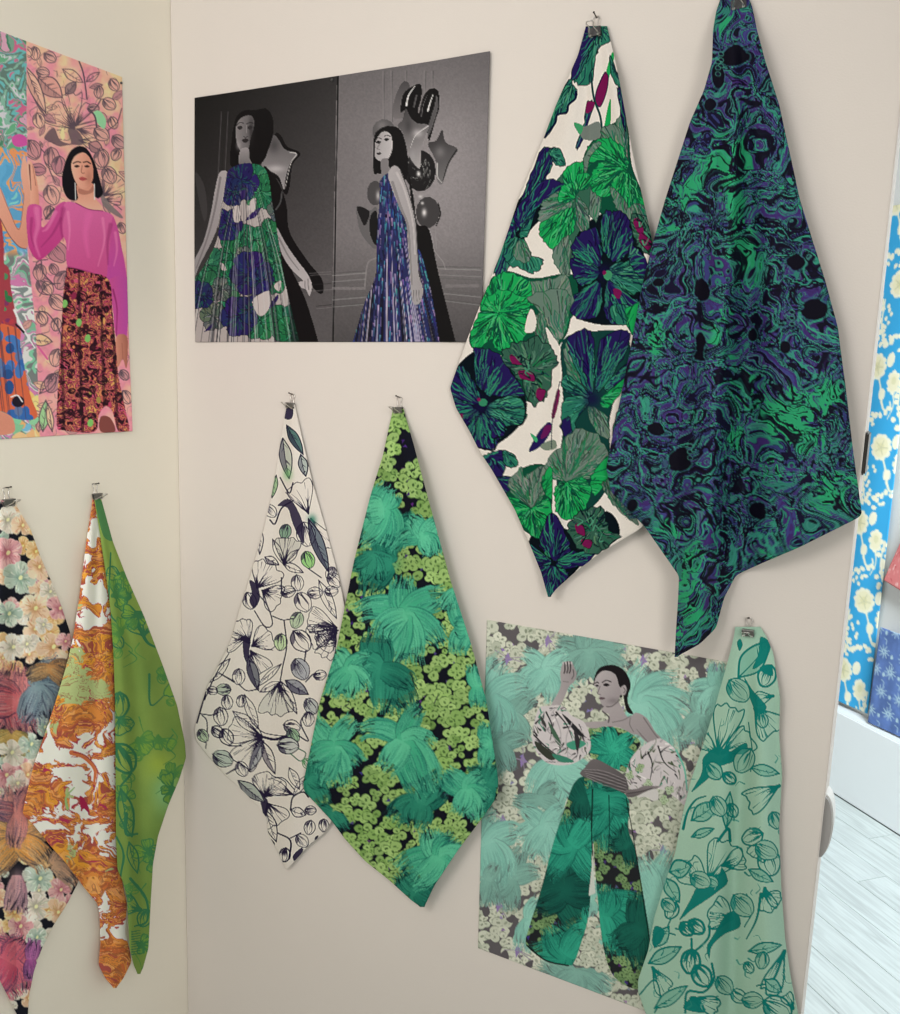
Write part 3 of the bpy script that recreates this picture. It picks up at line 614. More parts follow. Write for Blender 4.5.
INK = (38, 32, 58)
def art_sketch():
    A = Art(190, 400, 345, 875, (222, 216, 208), 3, 9)
    r = A.r; k = INK; g = (150, 190, 140); gd = (84, 116, 112)
    A.T = (180, 380, 3.9)
    A.f([(405, 110), (440, 112), (436, 150), (408, 150)], k, .9)
    leafk(A, (415, 175), (480, 290), 36, k, gd, .9, 8, .5); leafk(A, (470, 290), (490, 375), 34, k, (170, 180, 175), 1, 6, .3)
    leafk(A, (400, 225), (425, 385), 46, k, (190, 196, 184), .9, 8, .45); A.glow(420, 365, 16, 22, (110, 180, 110), .7); A.l([(390, 380), (425, 440), (440, 400)], k, 1.4)
    leafk(A, (375, 370), (358, 460), 24, k, (150, 180, 140), .7, 3)
    fan(A, 500, 520, 130, -110, 60, k, 9, .8); fan(A, 510, 540, 140, 62, 46, k, 9, .8); A.f([(380, 490), (430, 465), (480, 560), (480, 640), (440, 560), (420, 500)], k, .85); A.glow(515, 545, 16, 20, (50, 120, 100), .8)
    leafk(A, (500, 540), (580, 750), 46, k, (110, 120, 130), 1, 10, .4); bud(A, 490, 600, 46, 95, k, .8); bud(A, 352, 510, 34, 70, k, .9); A.l([(350, 545), (370, 560), (395, 500), (440, 470)], k, 1.6); bud(A, 410, 590, 34, 90, k, .8, (130, 160, 140))
    leafk(A, (315, 580), (310, 680), 22, k, None, .9)
    fan(A, 405, 720, 110, -80, 70, k, 9, .8, (200, 198, 190)); leafk(A, (360, 620), (405, 720), 28, k, None, .8); leafk(A, (460, 660), (405, 720), 26, k, None, .8); leafk(A, (400, 715), (480, 750), 30, k, None, .9); leafk(A, (330, 690), (385, 720), 30, k, None, .9, 8, .4)
    fan(A, 300, 810, 110, -60, 90, k, 11, .9); fan(A, 320, 820, 85, 30, 100, k, 10, .9); A.f([(270, 780), (300, 800), (312, 850), (290, 890), (270, 860), (280, 830)], k, .9); bud(A, 270, 860, 36, 60, k, 1); A.l([(300, 830), (340, 880), (360, 950), (330, 960), (290, 900)], k, 1.2)
    bud(A, 498, 700, 30, 80, k, .8, (150, 200, 130)); A.l([(500, 735), (550, 770)], k, 1.2); bud(A, 600, 780, 32, 60, k, .8); bud(A, 457, 790, 28, 80, k, .8); bud(A, 525, 830, 34, 20, k, .8); bud(A, 420, 825, 30, 10, k, .8); bud(A, 478, 865, 38, 70, k, .8); A.l([(395, 770), (400, 830), (450, 820)], k, 1.3); leafk(A, (540, 780), (610, 930), 40, k, None, .8, 6)
    fan(A, 610, 965, 120, -160, 60, k, 9, .8); fan(A, 610, 965, 100, 130, 70, k, 9, .8); bud(A, 455, 935, 34, 90, k, .7, (180, 196, 170)); A.l([(360, 920), (400, 935), (440, 930)], k, 1.2)
    A.T = (180, 620, 3.9)
    fan(A, 270, 90, 100, -120, 80, k, 10, .9); fan(A, 260, 70, 90, 170, 70, k, 9, .9); fan(A, 280, 100, 90, -30, 90, k, 10, .9); fan(A, 275, 120, 100, 60, 70, k, 9, .9); A.f([(250, 60), (275, 80), (270, 130), (285, 190), (255, 160), (245, 110)], k, .9); leafk(A, (265, 140), (305, 275), 40, k, (120, 122, 130), 1, 8, .5)
    bud(A, 392, 85, 32, 90, k, .8, (190, 210, 170)); A.l([(405, 0), (415, 100), (400, 180), (390, 240)], k, 1.3); bud(A, 470, 80, 46, 60, k, 1.2); bud(A, 468, 190, 40, 80, k, .9, (170, 172, 178)); A.l([(490, 120), (485, 160)], k, 1.6)
    fan(A, 385, 245, 130, 95, 80, k, 11, .8, (206, 204, 196)); leafk(A, (395, 240), (310, 280), 30, k, None, .8); leafk(A, (395, 240), (455, 365), 34, k, None, .9, 8); leafk(A, (410, 235), (500, 290), 46, k, (150, 152, 160), 1, 8, .4); leafk(A, (395, 170), (300, 260), 24, k, None, .8)
    leafk(A, (110, 245), (195, 150), 36, k, None, .9, 6); A.l([(95, 310), (140, 210), (190, 130)], k, 1.4, 1.); A.l([(150, 205), (210, 240)], k, 1.2, 2); A.l([(65, 400), (85, 330), (100, 280)], k, 1.6); bud(A, 170, 270, 30, 160, k, .8, (180, 190, 175)); bud(A, 125, 275, 22, 10, k, .8); bud(A, 183, 320, 28, 80, k, .9); bud(A, 228, 220, 28, 90, k, .8); bud(A, 238, 315, 26, 90, k, .9); A.l([(228, 250), (260, 275), (300, 270)], k, 1.2)
    leafk(A, (250, 290), (305, 425), 36, k, None, .8, 6); A.l([(80, 365), (120, 370), (150, 360)], k, 1.2); bud(A, 158, 375, 32, 90, k, 1.); A.l([(85, 370), (105, 400), (100, 500)], k, 1.2); bud(A, 88, 450, 28, 80, k, .8, (180, 196, 170)); bud(A, 145, 435, 30, 60, k, 1.2); bud(A, 180, 455, 32, 80, k, 1.2); bud(A, 165, 540, 38, 40, k, .9, (180, 190, 180)); A.l([(190, 490), (240, 490)], k, 1.2); bud(A, 240, 580, 30, 60, k, .9); A.l([(180, 600), (215, 580)], k, 1.2, 2)
    fan(A, 320, 455, 130, 195, 60, k, 9, .9); fan(A, 320, 455, 140, 130, 60, k, 9, 1.); leafk(A, (205, 355), (320, 450), 46, k, None, .8, 8); leafk(A, (325, 470), (270, 590), 36, k, (170, 172, 176), 1., 8, .4); leafk(A, (320, 470), (370, 600), 40, k, None, 1, 8, .4); A.l([(320, 455), (370, 465), (420, 450)], k, 2.4, 3); A.l([(280, 400), (330, 440), (430, 455)], k, 1.)
    bud(A, 435, 415, 30, 20, k, 1.); bud(A, 440, 450, 28, 60, k, .8, (150, 180, 150)); A.l([(460, 450), (500, 470), (470, 400), (500, 350)], k, 1.4); bud(A, 510, 335, 36, 70, k, .9, (180, 184, 184)); bud(A, 500, 385, 30, 100, k, .9); bud(A, 420, 490, 46, 20, k, 1.1, (190, 194, 190)); A.l([(460, 500), (490, 520), (470, 550), (430, 520)], (70, 110, 90), 1.2); bud(A, 495, 560, 26, 60, (80, 140, 90), .8)
    A.l([(490, 240), (520, 210), (545, 210)], k, 1.4); bud(A, 545, 215, 26, 0, k, .9); fan(A, 615, 40, 120, 165, 60, k, 9, .8); fan(A, 610, 50, 110, 120, 50, k, 9, .8)
    fan(A, 330, 690, 95, -70, 120, k, 11, .9); fan(A, 340, 715, 95, 60, 90, k, 10, .9); A.f([(310, 680), (340, 700), (345, 740), (330, 770), (318, 730)], k, .9); leafk(A, (225, 625), (330, 710), 46, k, (170, 178, 170), .9, 8, .3); leafk(A, (335, 740), (375, 865), 40, k, None, .9, 8); A.l([(345, 620), (400, 615), (445, 660)], k, 1.); fan(A, 440, 680, 90, 200, 50, k, 8, .7)
    leafk(A, (425, 575), (465, 660), 36, k, None, .8); leafk(A, (500, 600), (440, 690), 30, k, None, .8); A.l([(430, 740), (440, 690), (480, 670), (500, 690)], k, 1.6); leafk(A, (430, 740), (490, 760), 36, k, None, 1, 6); bud(A, 508, 742, 24, 0, k, .9); bud(A, 505, 808, 28, 80, k, .9); bud(A, 475, 860, 30, 70, k, .9); A.l([(380, 830), (430, 860), (425, 930)], k, 1.4, 2); A.l([(430, 850), (470, 830)], k, 1.2); bud(A, 560, 800, 26, 80, k, 1.); bud(A, 408, 915, 30, 80, k, 1.4); A.f([(440, 920), (470, 890), (480, 900), (450, 940)], k, .9); A.l([(345, 850), (365, 870), (360, 885)], k, 2); A.f([(505, 880), (515, 868), (520, 882)], k); A.f([(525, 850), (540, 840), (530, 870)], k)
    A.T = (0, 0, 1)
    for q in range(14):
        x, y = r.uniform(318, 345), r.uniform(560, 800); bud(A, x, y, 7, r.uniform(0, 180), k, .8)
    return A

def art_sheer():
    A = Art(635, 620, 805, 1060, (150, 184, 164), 3, 13)
    k = (16, 112, 104); r = A.r; m = (120, 170, 150); f = k
    A.T = (630, 600, 2.45)
    def fl(P): A.f(P, k, .95)
    leafk(A, (265, 190), (340, 100), 54, k, m, 1.8, 3); fl([(320, 90), (345, 110), (330, 150), (300, 170), (315, 130)]); fl([(270, 95), (276, 110), (268, 125), (262, 105)]); bud(A, 335, 185, 26, 100, k, 2.2); fl([(318, 165), (345, 160), (350, 185), (330, 180)]); bud(A, 258, 215, 20, 80, k, 1.8)
    fan(A, 350, 235, 44, 170, 60, k, 8, 1.4, None, .2); fan(A, 305, 265, 80, 50, 70, k, 9, 1.5, None, .25); fl([(280, 190), (300, 220), (335, 262), (310, 275), (290, 230)])
    fan(A, 215, 375, 120, -75, 44, k, 9, 1.5, None, .2); fan(A, 225, 375, 85, -30, 60, k, 9, 1.5, None, .25); fan(A, 215, 375, 60, -140, 50, k, 8, 1.5, None, .25); fl([(180, 385), (215, 362), (250, 375), (240, 400), (215, 410), (200, 430), (165, 460), (150, 470), (175, 425)]); fl([(225, 390), (280, 350), (285, 370), (245, 400)]); bud(A, 205, 418, 22, 60, k, 1.6, m)
    bud(A, 243, 436, 18, 20, k, 2.); leafk(A, (295, 410), (365, 425), 26, k, m, 1.3, 3); A.l([(290, 300), (300, 380), (295, 420)], k, 1.2)
    fan(A, 365, 455, 90, 150, 50, k, 9, 1.6, None, .2); leafk(A, (150, 540), (215, 495), 40, k, m, 1.6, 4); A.l([(130, 560), (140, 520), (160, 490), (185, 480)], k, 3, 1.5); leafk(A, (150, 580), (205, 560), 20, k, m, 1.4); leafk(A, (235, 560), (245, 470), 24, k, m, 1.4); bud(A, 250, 515, 20, 60, k, 1.6); A.l([(215, 590), (240, 560), (245, 590)], k, 3)
    fan(A, 190, 690, 110, -60, 60, k, 10, 1.4, None, .2); fan(A, 190, 700, 80, -140, 70, k, 10, 1.4, None, .25); fan(A, 225, 650, 60, -20, 70, k, 9, 1.4); fl([(165, 700), (185, 675), (215, 680), (225, 655), (240, 690), (215, 715), (180, 740), (150, 760), (120, 785), (145, 740)]); bud(A, 200, 690, 18, 30, k, 1.4, m)
    leafk(A, (95, 665), (150, 650), 42, k, m, 1.8, 4); leafk(A, (85, 680), (120, 740), 32, k, m, 1.6, 3); bud(A, 102, 760, 22, 100, k, 1.8); A.l([(100, 780), (90, 810), (110, 820)], k, 1.6)
    fan(A, 330, 590, 50, 120, 80, k, 8, 1.4); bud(A, 300, 580, 26, 150, k, 1.8); bud(A, 340, 640, 34, 60, k, 1.8); leafk(A, (290, 660), (350, 690), 26, k, m, 1.4); fan(A, 250, 780, 60, 200, 110, k, 9, 1.5); fl([(235, 770), (262, 765), (270, 800), (230, 820), (200, 850), (195, 880), (188, 850), (205, 820)])
    fan(A, 325, 720, 46, 20, 70, k, 8, 1.4); fan(A, 330, 705, 60, 80, 60, k, 8, 1.4); A.l([(320, 720), (310, 780), (285, 830)], k, 3, 1.4); A.l([(285, 720), (300, 760), (280, 800)], k, 1.4)
    bud(A, 138, 805, 22, 60, k, 2.6); bud(A, 162, 800, 26, 30, k, 2.6); bud(A, 148, 885, 26, 80, k, 2.6); bud(A, 175, 920, 30, 60, k, 2.6); A.l([(150, 830), (155, 860), (190, 830), (195, 800)], k, 2.4); A.l([(200, 890), (205, 930), (180, 960), (140, 960), (135, 1010)], k, 2.4)
    leafk(A, (45, 890), (125, 850), 34, k, m, 1.6, 3); leafk(A, (60, 850), (95, 800), 30, k, m, 1.6, 3); fl([(60, 800), (85, 810), (75, 840), (55, 845)]); fan(A, 55, 900, 70, 60, 50, k, 7, 1.3); A.l([(20, 970), (60, 930), (75, 980), (60, 1010)], k, 1.6); leafk(A, (60, 1000), (140, 945), 30, k, m, 1.4)
    fan(A, 150, 975, 70, 20, 50, k, 9, 1.8); fl([(130, 1000), (160, 970), (185, 1010)]); bud(A, 265, 970, 20, 60, k, 1.4); bud(A, 290, 900, 18, 70, k, 1.4); leafk(A, (290, 860), (370, 845), 26, k, m, 1.6, 3); fan(A, 378, 860, 110, 110, 36, k, 8, 1.8); A.l([(378, 860), (350, 930), (310, 945)], k, 3, 1.6); bud(A, 360, 1000, 34, 30, k, 2); fan(A, 400, 1000, 40, -120, 60, k, 7, 1.4)
    leafk(A, (330, 930), (370, 960), 30, k, m, 1.5); bud(A, 225, 940, 16, 0, k, 1.2)
    A.T = (0, 0, 1)
    for q in range(90):
        px, py = r.uniform(645, 795), r.uniform(650, 1050); a = r.uniform(0, 6.3); ln = r.uniform(4, 11); A.l([(px, py), (px + ln * .6 * math.cos(a), py + ln * .6 * math.sin(a)), (px + ln * math.cos(a + .6), py + ln * math.sin(a + .6))], mixc(k, (150, 184, 164), r.uniform(0, .6)), .4, r.uniform(.8, 2.2))
    for (px, py, R, an) in [(738, 690, 12, 40), (762, 720, 9, 80), (744, 760, 12, 120), (718, 806, 10, 60), (766, 850, 12, 30), (742, 905, 14, 60), (762, 960, 10, 90), (668, 905, 9, 60), (700, 880, 10, 20), (775, 820, 9, 60), (724, 985, 12, 60), (752, 1000, 10, 20)]: bud(A, px, py, R, an, k, 1.3, (132, 172, 152))
    return A

def art_dark():
    A = Art(-60, 490, 95, 1025, (24, 26, 34), 2, 17)
    r = A.r
    P = [((206, 196, 184), (120, 120, 100), (232, 224, 212), 0), ((206, 180, 156), (160, 104, 56), (232, 214, 190), 0), ((196, 150, 150), (136, 56, 76), (226, 196, 190), 0), ((168, 180, 166), (84, 116, 104), (214, 220, 206), 0), ((200, 172, 130), (170, 110, 40), (230, 210, 170), 0)]
    y = 495
    while y < 1020:
        x = -55 + r.uniform(0, 10)
        while x < 92:
            if r.rand() < .6: (orchid if x > -14 else floret)(A, x + r.uniform(-4, 4), y + r.uniform(-4, 4), r.uniform(7, 12), P[r.randint(5)], 4)
            x += 15
        y += 13.5
    A.T = (0, 470, 3.62)
    W = [(225, 205, 190), (205, 180, 160)]
    for (x, y, R, i) in [(25, 180, 50, 0), (80, 200, 40, 1), (25, 300, 60, 2), (70, 390, 60, 3), (140, 350, 45, 1), (125, 500, 60, 1), (180, 440, 40, 0), (215, 500, 45, 2), (30, 520, 50, 3), (45, 640, 50, 0), (95, 630, 40, 0), (190, 640, 60, 1), (155, 560, 30, 0), (235, 620, 34, 2), (160, 930, 40, 3), (100, 1000, 60, 3)]:
        orchid(A, x, y, R, P[i], 5)
    def fb(x, y, R, pal, pets): bloom(A, x, y, R * .95, pets, (mixc(pal[0], (235, 215, 200), .25), pal[1], mixc(pal[2], (20, 20, 30), .35), pal[3]), 40, 7)
    fb(60, 840, 130, ((200, 110, 110), (176, 80, 90), (90, 50, 80), (30, 30, 40)), [(-100, .9, .4, 20), (-150, .8, .4, 0), (120, .9, .4, 10), (80, .8, .4, -10), (180, .8, .4, 0)]); fb(130, 790, 120, ((120, 150, 160), (84, 110, 124), (50, 60, 90), (30, 30, 40)), [(-60, .8, .4, 40), (10, 1, .36, 30), (60, .9, .36, 20), (110, .9, .3, 0)])
    fb(180, 720, 90, ((200, 150, 80), (150, 100, 60), (60, 60, 70), (30, 30, 40)), [(-20, .8, .3, 40), (30, .8, .3, 20), (170, .8, .3, -20)]); fb(40, 960, 90, ((190, 160, 80), (150, 110, 50), (80, 90, 50), (30, 30, 40)), [(90, .8, .4, 0), (40, .8, .4, 0), (150, .8, .4, 0)])
    A.T = (0, 730, 3.57)
    for (x, y, R, i) in [(40, 80, 50, 0), (20, 160, 50, 2), (60, 190, 45, 0), (110, 50, 45, 3), (140, 530, 55, 3), (215, 570, 45, 2), (125, 630, 55, 0), (205, 650, 45, 1), (70, 700, 50, 2), (130, 740, 40, 3), (50, 650, 40, 4), (20, 950, 40, 2), (60, 930, 36, 0), (90, 800, 40, 2)]: orchid(A, x, y, R, P[i], 5)
    fb(60, 400, 150, ((226, 170, 90), (196, 130, 60), (110, 90, 90), (30, 30, 40)), [(-160, .9, .3, 20), (170, .9, .3, 10), (140, .9, .3, -20), (-40, .9, .3, 40), (20, .8, .3, 40)]); fb(70, 300, 110, ((210, 130, 120), (170, 90, 100), (80, 70, 110), (30, 30, 40)), [(-120, .8, .36, 20), (-170, .8, .3, 0), (100, .9, .3, 0), (-70, .8, .3, 0)]); fb(60, 520, 120, ((190, 140, 150), (160, 96, 116), (90, 70, 100), (30, 30, 40)), [(80, .9, .2, 10), (100, .9, .2, 10)])
    fb(190, 480, 90, ((190, 140, 100), (110, 110, 110), (60, 70, 90), (30, 30, 40)), [(-60, .8, .3, 40), (30, 1, .3, 20)]); fb(30, 830, 130, ((200, 80, 100), (170, 60, 90), (100, 60, 110), (30, 30, 40)), [(-130, .7, .4, 0), (-50, .7, .4, 0), (70, .8, .4, 0), (120, .8, .4, 0)]); fb(110, 820, 60, ((150, 70, 140), (120, 50, 110), (70, 40, 90), (30, 30, 40)), [(-80, 1, .4, 0), (90, 1, .4, 0)])
    A.T = (0, 0, 1); A.blur(1)
    return A

def art_orange():
    A = Art(20, 480, 140, 995, (226, 214, 202), 3, 19)
    x, y = A.grid()
    wx = fbm(x / 30, y / 30, 5, 3) - .5; wy = fbm(x / 30, y / 30, 15, 3) - .5
    u, v = x + wx * 70, y + wy * 40
    w2 = fbm(u / 9, v / 6, 25, 3) - .5
    n = fbm((u + w2 * 10) / 13, (v + w2 * 10) / 13, 35, 4, .6); s = fbm((u + w2 * 14) / 14, (v + w2 * 14) / 3.2, 45, 3); g = fbm(u / 24, v / 24, 55, 3)
    def bl(L):
        o = np.zeros_like(x)
        for (cx, cy, rx, ry, a) in L: o = o + a * np.exp(-((x - cx) / rx) ** 2 - ((y - cy) / ry) ** 2)
        return o
    white = bl([(87, 560, 7, 16, .35), (95, 592, 13, 10, .4), (93, 620, 14, 10, .3), (90, 735, 20, 12, .3), (76, 645, 8, 8, .3), (45, 745, 10, 8, .3), (70, 760, 18, 22, .3), (78, 785, 24, 30, .22), (48, 815, 14, 14, .35), (98, 828, 18, 12, .3), (97, 530, 7, 18, .35), (105, 770, 12, 14, .2), (100, 855, 16, 5, .3), (105, 900, 5, 16, .6), (120, 935, 14, 8, .5)])
    orange = bl([(93, 670, 24, 34, .5), (75, 700, 30, 30, .35), (100, 585, 8, 30, .2), (84, 540, 6, 10, .2), (45, 790, 22, 16, .3), (85, 820, 20, 10, .1), (100, 875, 24, 18, .4), (112, 960, 20, 22, .9), (118, 905, 10, 14, .5)])
    h = n - white * .62 + orange * .7 + .02
    im = A.im; st = lambda e, w: np.clip(e / w + .5, 0, 1)
    def lay(m, c): im[:] = im * (1 - m[..., None]) + c3(c) * m[..., None]
    on = st(h - .44, .015)
    lay(on, (196, 126, 62)); lay(on * st(s - .5, .1), (178, 98, 58)); lay(on * st(g - .54, .06) * .8, (206, 146, 52)); lay(st(.018 - np.abs(h - .452), .012), (150, 44, 70))
    lay(on * st(s - .62, .03), (150, 74, 66)); lay(on * st(fbm(u / 5, v / 1.6, 65, 2) - .62, .04) * .7, (150, 84, 52)); lay(on * st(fbm(u / 6, v / 1.8, 75, 2) - .64, .04) * .7, (216, 158, 96)); gm = bl([(72, 660, 14, 20, .9), (70, 690, 30, 14, .9), (96, 690, 24, 14, .7), (46, 725, 14, 10, .9), (70, 855, 10, 14, .8), (68, 795, 6, 8, .9), (80, 610, 6, 16, .6), (110, 880, 10, 16, .4)])
    lay(on * st(gm * .55 + s * .6 - .62, .05), (160, 172, 118)); lay(st(n - .7, .015) * st(.5 - s, .05), (160, 50, 80)); lay(on * st(.03 - np.abs(s - .44), .02) * .6, (130, 80, 60))
    A.T = (0, 730, 3.57)
    A.l([(255, 80), (300, 96), (338, 140), (335, 190)], (186, 104, 66), 5, 2.5); A.l([(262, 78), (306, 92), (346, 140), (342, 195)], (140, 44, 66), 1.2, .6); A.f([(285, 235), (310, 260), (320, 300), (300, 280), (290, 290)], (150, 36, 72)); A.l([(240, 280), (235, 240), (265, 205)], (140, 170, 110), 3, 1)
    A.T = (0, 0, 1)
    return A

def art_lime():
    A = Art(85, 480, 200, 985, (106, 130, 64), 3, 23)
    x, y = A.grid(); n = fbm(x / 25, y / 40, 3, 3)
    A.im += ((n - .5) * .12)[..., None] * np.array((1, .8, .4))
    k = (48, 100, 68); r = A.r
    A.glow(165, 790, 12, 22, (120, 170, 120), .8); A.glow(160, 765, 14, 14, (150, 165, 60), .6)
    A.T = (0, 470, 3.62)
    A.f([(345, 110), (365, 110), (410, 200), (420, 250), (375, 240)], k, .7)
    fan(A, 440, 390, 60, 190, 100, k, 8, 1.3); fan(A, 520, 600, 70, -100, 120, k, 9, 1.4); A.l([(500, 560), (530, 620), (560, 640)], k, 4, 2); bud(A, 425, 620, 26, 80, k, 1.6); fan(A, 430, 900, 60, 60, 110, k, 9, 1.5); bud(A, 430, 850, 50, 80, k, 2.4); A.l([(540, 740), (545, 850), (600, 810)], k, 2.6, 1); A.l([(400, 300), (395, 500), (430, 560)], k, 1.6)
    for q in range(22):
        px, py = r.uniform(400, 640), r.uniform(300, 1750); kk = mixc(k, (100, 140, 56), r.uniform(.1, .5)); an = r.uniform(0, 360)
        for d in (-70, 0, 70): fan(A, px, py, r.uniform(34, 64), an + d, 60, kk, 7, 1.2, mixc((108, 140, 58), k, r.uniform(.05, .35)), .3)
        A.f([(px + r.uniform(8, 20) * math.cos(t), py + r.uniform(8, 20) * math.sin(t)) for t in np.arange(7) * .9], kk)
    for q in range(70):
        px, py = r.uniform(385, 660), r.uniform(240, 1900); kk = mixc(k, (100, 140, 56), r.uniform(.1, .6))
        if r.rand() < .4: bud(A, px, py, r.uniform(14, 26), r.uniform(0, 180), kk, 1.1)
        else: A.l([(px, py), (px + r.uniform(-30, 30), py + 30), (px + r.uniform(-30, 30), py + 60)], kk, 1.4, .5)
    A.T = (0, 730, 3.57)
    bud(A, 440, 100, 50, 80, k, 2.6); A.l([(425, 60), (470, 140), (430, 200)], k, 4, 2); leafk(A, (430, 210), (470, 380), 50, k, None, 1.8); A.l([(450, 300), (450, 370), (490, 370)], k, 4, 2); leafk(A, (460, 400), (490, 510), 36, k, None, 1.4); A.l([(415, 380), (440, 440), (430, 520)], k, 2); fan(A, 500, 640, 70, 200, 80, k, 8, 1.8); A.l([(465, 530), (520, 600), (525, 680), (480, 700)], k, 3, 1.5); bud(A, 515, 670, 30, 90, k, 1.6)
    for q in range(10): A.l([(470, 720 + q * 9), (500, 715 + q * 9)], k, 1.2, .6)
    A.T = (0, 0, 1)
    return A
SK = ((222, 168, 146), (196, 132, 112), (150, 92, 78))
def art_pink():
    A = Art(-150, -40, 140, 440, (222, 158, 150), 3, 29); r = A.r
    x, y = A.grid(); n = fbm(x / 22, y / 26, 4, 3); m = fbm(x / 9, y / 10, 14, 2); q = fbm(x / 4, y / 4, 24, 2)
    pk, pc, ye = c3((210, 134, 150)), c3((224, 170, 148)), c3((220, 200, 146))
    t = np.clip((n - .4) * 4 + .15 + (x - 60) / 160 - (y - 60) / 400, 0, 1)[..., None]; u = np.clip((m - .52) * 6, 0, 1)[..., None]
    A.im = (pk * (1 - t) + pc * t) * (1 - u * .6) + (ye * t + pc * (1 - t)) * u * .6; A.im *= (1 + (q - .5) * .12)[..., None]
    # left half: camouflage of soft blobs
    def camo(x0, y0, x1, y1, cols, sz, N):
        for k in range(N):
            cx, cy = r.uniform(x0, x1), r.uniform(y0, y1); R = sz * r.uniform(.5, 1.3); a = r.uniform(0, 6.3); M = 8
            A.f([(cx + R * r.uniform(.5, 1.2) * math.cos(a + 6.28 * i / M), cy + R * r.uniform(.5, 1.2) * math.sin(a + 6.28 * i / M)) for i in range(M)], jit(r, cols[r.randint(len(cols))], 12))
    A.setclip([(-150, -40), (26, -40), (27.5, 250), (36, 330), (40, 440), (-150, 440)], True)
    A.p([(-150, -40), (45, -40), (45, 440), (-150, 440)], (120, 150, 140))
    marble(A, [(96, 158, 122), (190, 190, 196), (124, 168, 150), (92, 116, 108), (100, 170, 170), (188, 96, 130), (110, 150, 130), (70, 120, 96), (196, 150, 170)], 14, 3)
    m0 = A.clip; yy = A.grid()[1]
    A.clip = m0 * np.clip((yy + 10 * (fbm(A.grid()[0] / 10, yy / 10, 8, 2) - .5) - 148) / 2, 0, 1) * np.clip((262 - yy) / 8, 0, 1)
    marble(A, [(120, 190, 190), (84, 150, 190), (92, 158, 196), (226, 152, 96), (84, 146, 188), (218, 140, 92), (90, 150, 188)], 20, 5)
    A.clip = m0 * np.clip((yy - 248) / 10, 0, 1)
    marble(A, [(110, 170, 140), (150, 160, 160), (190, 116, 160), (206, 206, 204), (120, 130, 130), (130, 140, 140), (190, 124, 166), (200, 200, 198), (120, 180, 150)], 17, 7, (110, 116, 116), .03)
    A.clip = m0
    camo(14, 395, 44, 440, [(226, 170, 120), (120, 160, 190), (130, 180, 140), (230, 190, 140)], 7, 24)
    A.f([(12, 137), (20, 134), (26.5, 138), (26.5, 145), (18, 147), (13, 144)], (190, 80, 150)); A.setclip(None)
    k = (84, 70, 80); k2 = (110, 88, 96)
    for q in range(260):
        px, py = r.uniform(30, 132), r.uniform(30, 432); a = r.uniform(0, 6.3); ln = r.uniform(5, 14); A.l([(px, py), (px + ln * .5 * math.cos(a), py + ln * .5 * math.sin(a)), (px + ln * math.cos(a + .7), py + ln * math.sin(a + .7))], mixc(k, (216, 150, 150), r.uniform(0, .75)), .3, r.uniform(.5, 1.1), .8)
    for q in range(60):
        px, py = r.uniform(30, 132), r.uniform(30, 432); leafk(A, (px, py), (px + r.uniform(-14, 14), py + r.uniform(-14, 14)), r.uniform(4, 8), mixc(k, (200, 140, 140), r.uniform(.1, .5)), mixc((170, 120, 130), (226, 180, 150), r.rand()), .6, 5, .15)
    A.T = (0, 20, 6.336)
    A.setclip([(27, -60), (140, -60), (140, 440), (40, 440), (36, 350), (27.5, 260)] and [((a) * 6.336, (b - 20) * 6.336) for a, b in [(27, -60), (140, -60), (140, 440), (39, 440), (36, 330), (27.5, 250)]], True)
    fan(A, 470, 690, 200, -140, 60, k, 11, .7); fan(A, 470, 680, 220, -95, 44, k, 10, .7); fan(A, 480, 670, 160, -45, 60, k, 10, .7); fan(A, 490, 690, 140, 15, 60, k, 9, .7); fan(A, 500, 760, 120, 15, 50, k, 9, .7); A.f([(280, 745), (340, 682), (380, 760), (450, 780), (430, 700), (460, 680), (520, 740), (520, 790), (450, 790), (380, 800), (330, 780)], k, .8); A.glow(470, 730, 40, 50, k2, .7); A.f([(380, 720), (400, 680), (410, 740), (395, 760)], (230, 200, 150))
    leafk(A, (240, 360), (395, 490), 110, k, (206, 150, 140), .9, 12, .25); leafk(A, (160, 290), (290, 590), 70, k, (224, 170, 150), .9, 10, .2); A.f([(200, 470), (250, 540), (290, 610), (250, 570)], k, .8); leafk(A, (395, 310), (525, 395), 60, k, None, .7); A.l([(500, 260), (525, 330), (540, 420), (550, 500)], k, 1.4); leafk(A, (545, 390), (630, 330), 40, k, None, .8, 6); leafk(A, (415, 470), (480, 390), 60, k, (150, 120, 120), .8, 8, .3)
    for (bx, by, R, an) in [(315, 235, 46, 60), (245, 635, 50, 80), (625, 455, 46, 90), (690, 530, 46, 50), (720, 410, 46, 80), (715, 650, 46, 80), (750, 770, 46, 60), (735, 850, 44, 100), (220, 210, 50, 100), (170, 200, 34, 60), (270, 330, 40, 20), (640, 720, 60, 20), (205, 820, 60, 80), (330, 900, 60, 70), (380, 950, 50, 60), (640, 880, 60, 90), (690, 980, 60, 70), (590, 560, 40, 0)]: bud(A, bx, by, R, an, k, .7, mixc((186, 140, 140), (220, 170, 150), r.rand()))
    A.f([(590, 590), (630, 575), (670, 630), (660, 690), (615, 650)], (140, 196, 150)); A.l([(560, 560), (600, 610), (612, 680)], k, 1.6); A.l([(640, 500), (600, 560), (480, 670)], k, 1.2); leafk(A, (560, 780), (650, 830), 70, k, (180, 130, 130), .8, 6, .3); A.l([(150, 760), (220, 780), (300, 860)], k, 1.); A.l([(680, 700), (740, 650), (770, 560)], k, 1.)
    A.T = (0, 130, 6.336)
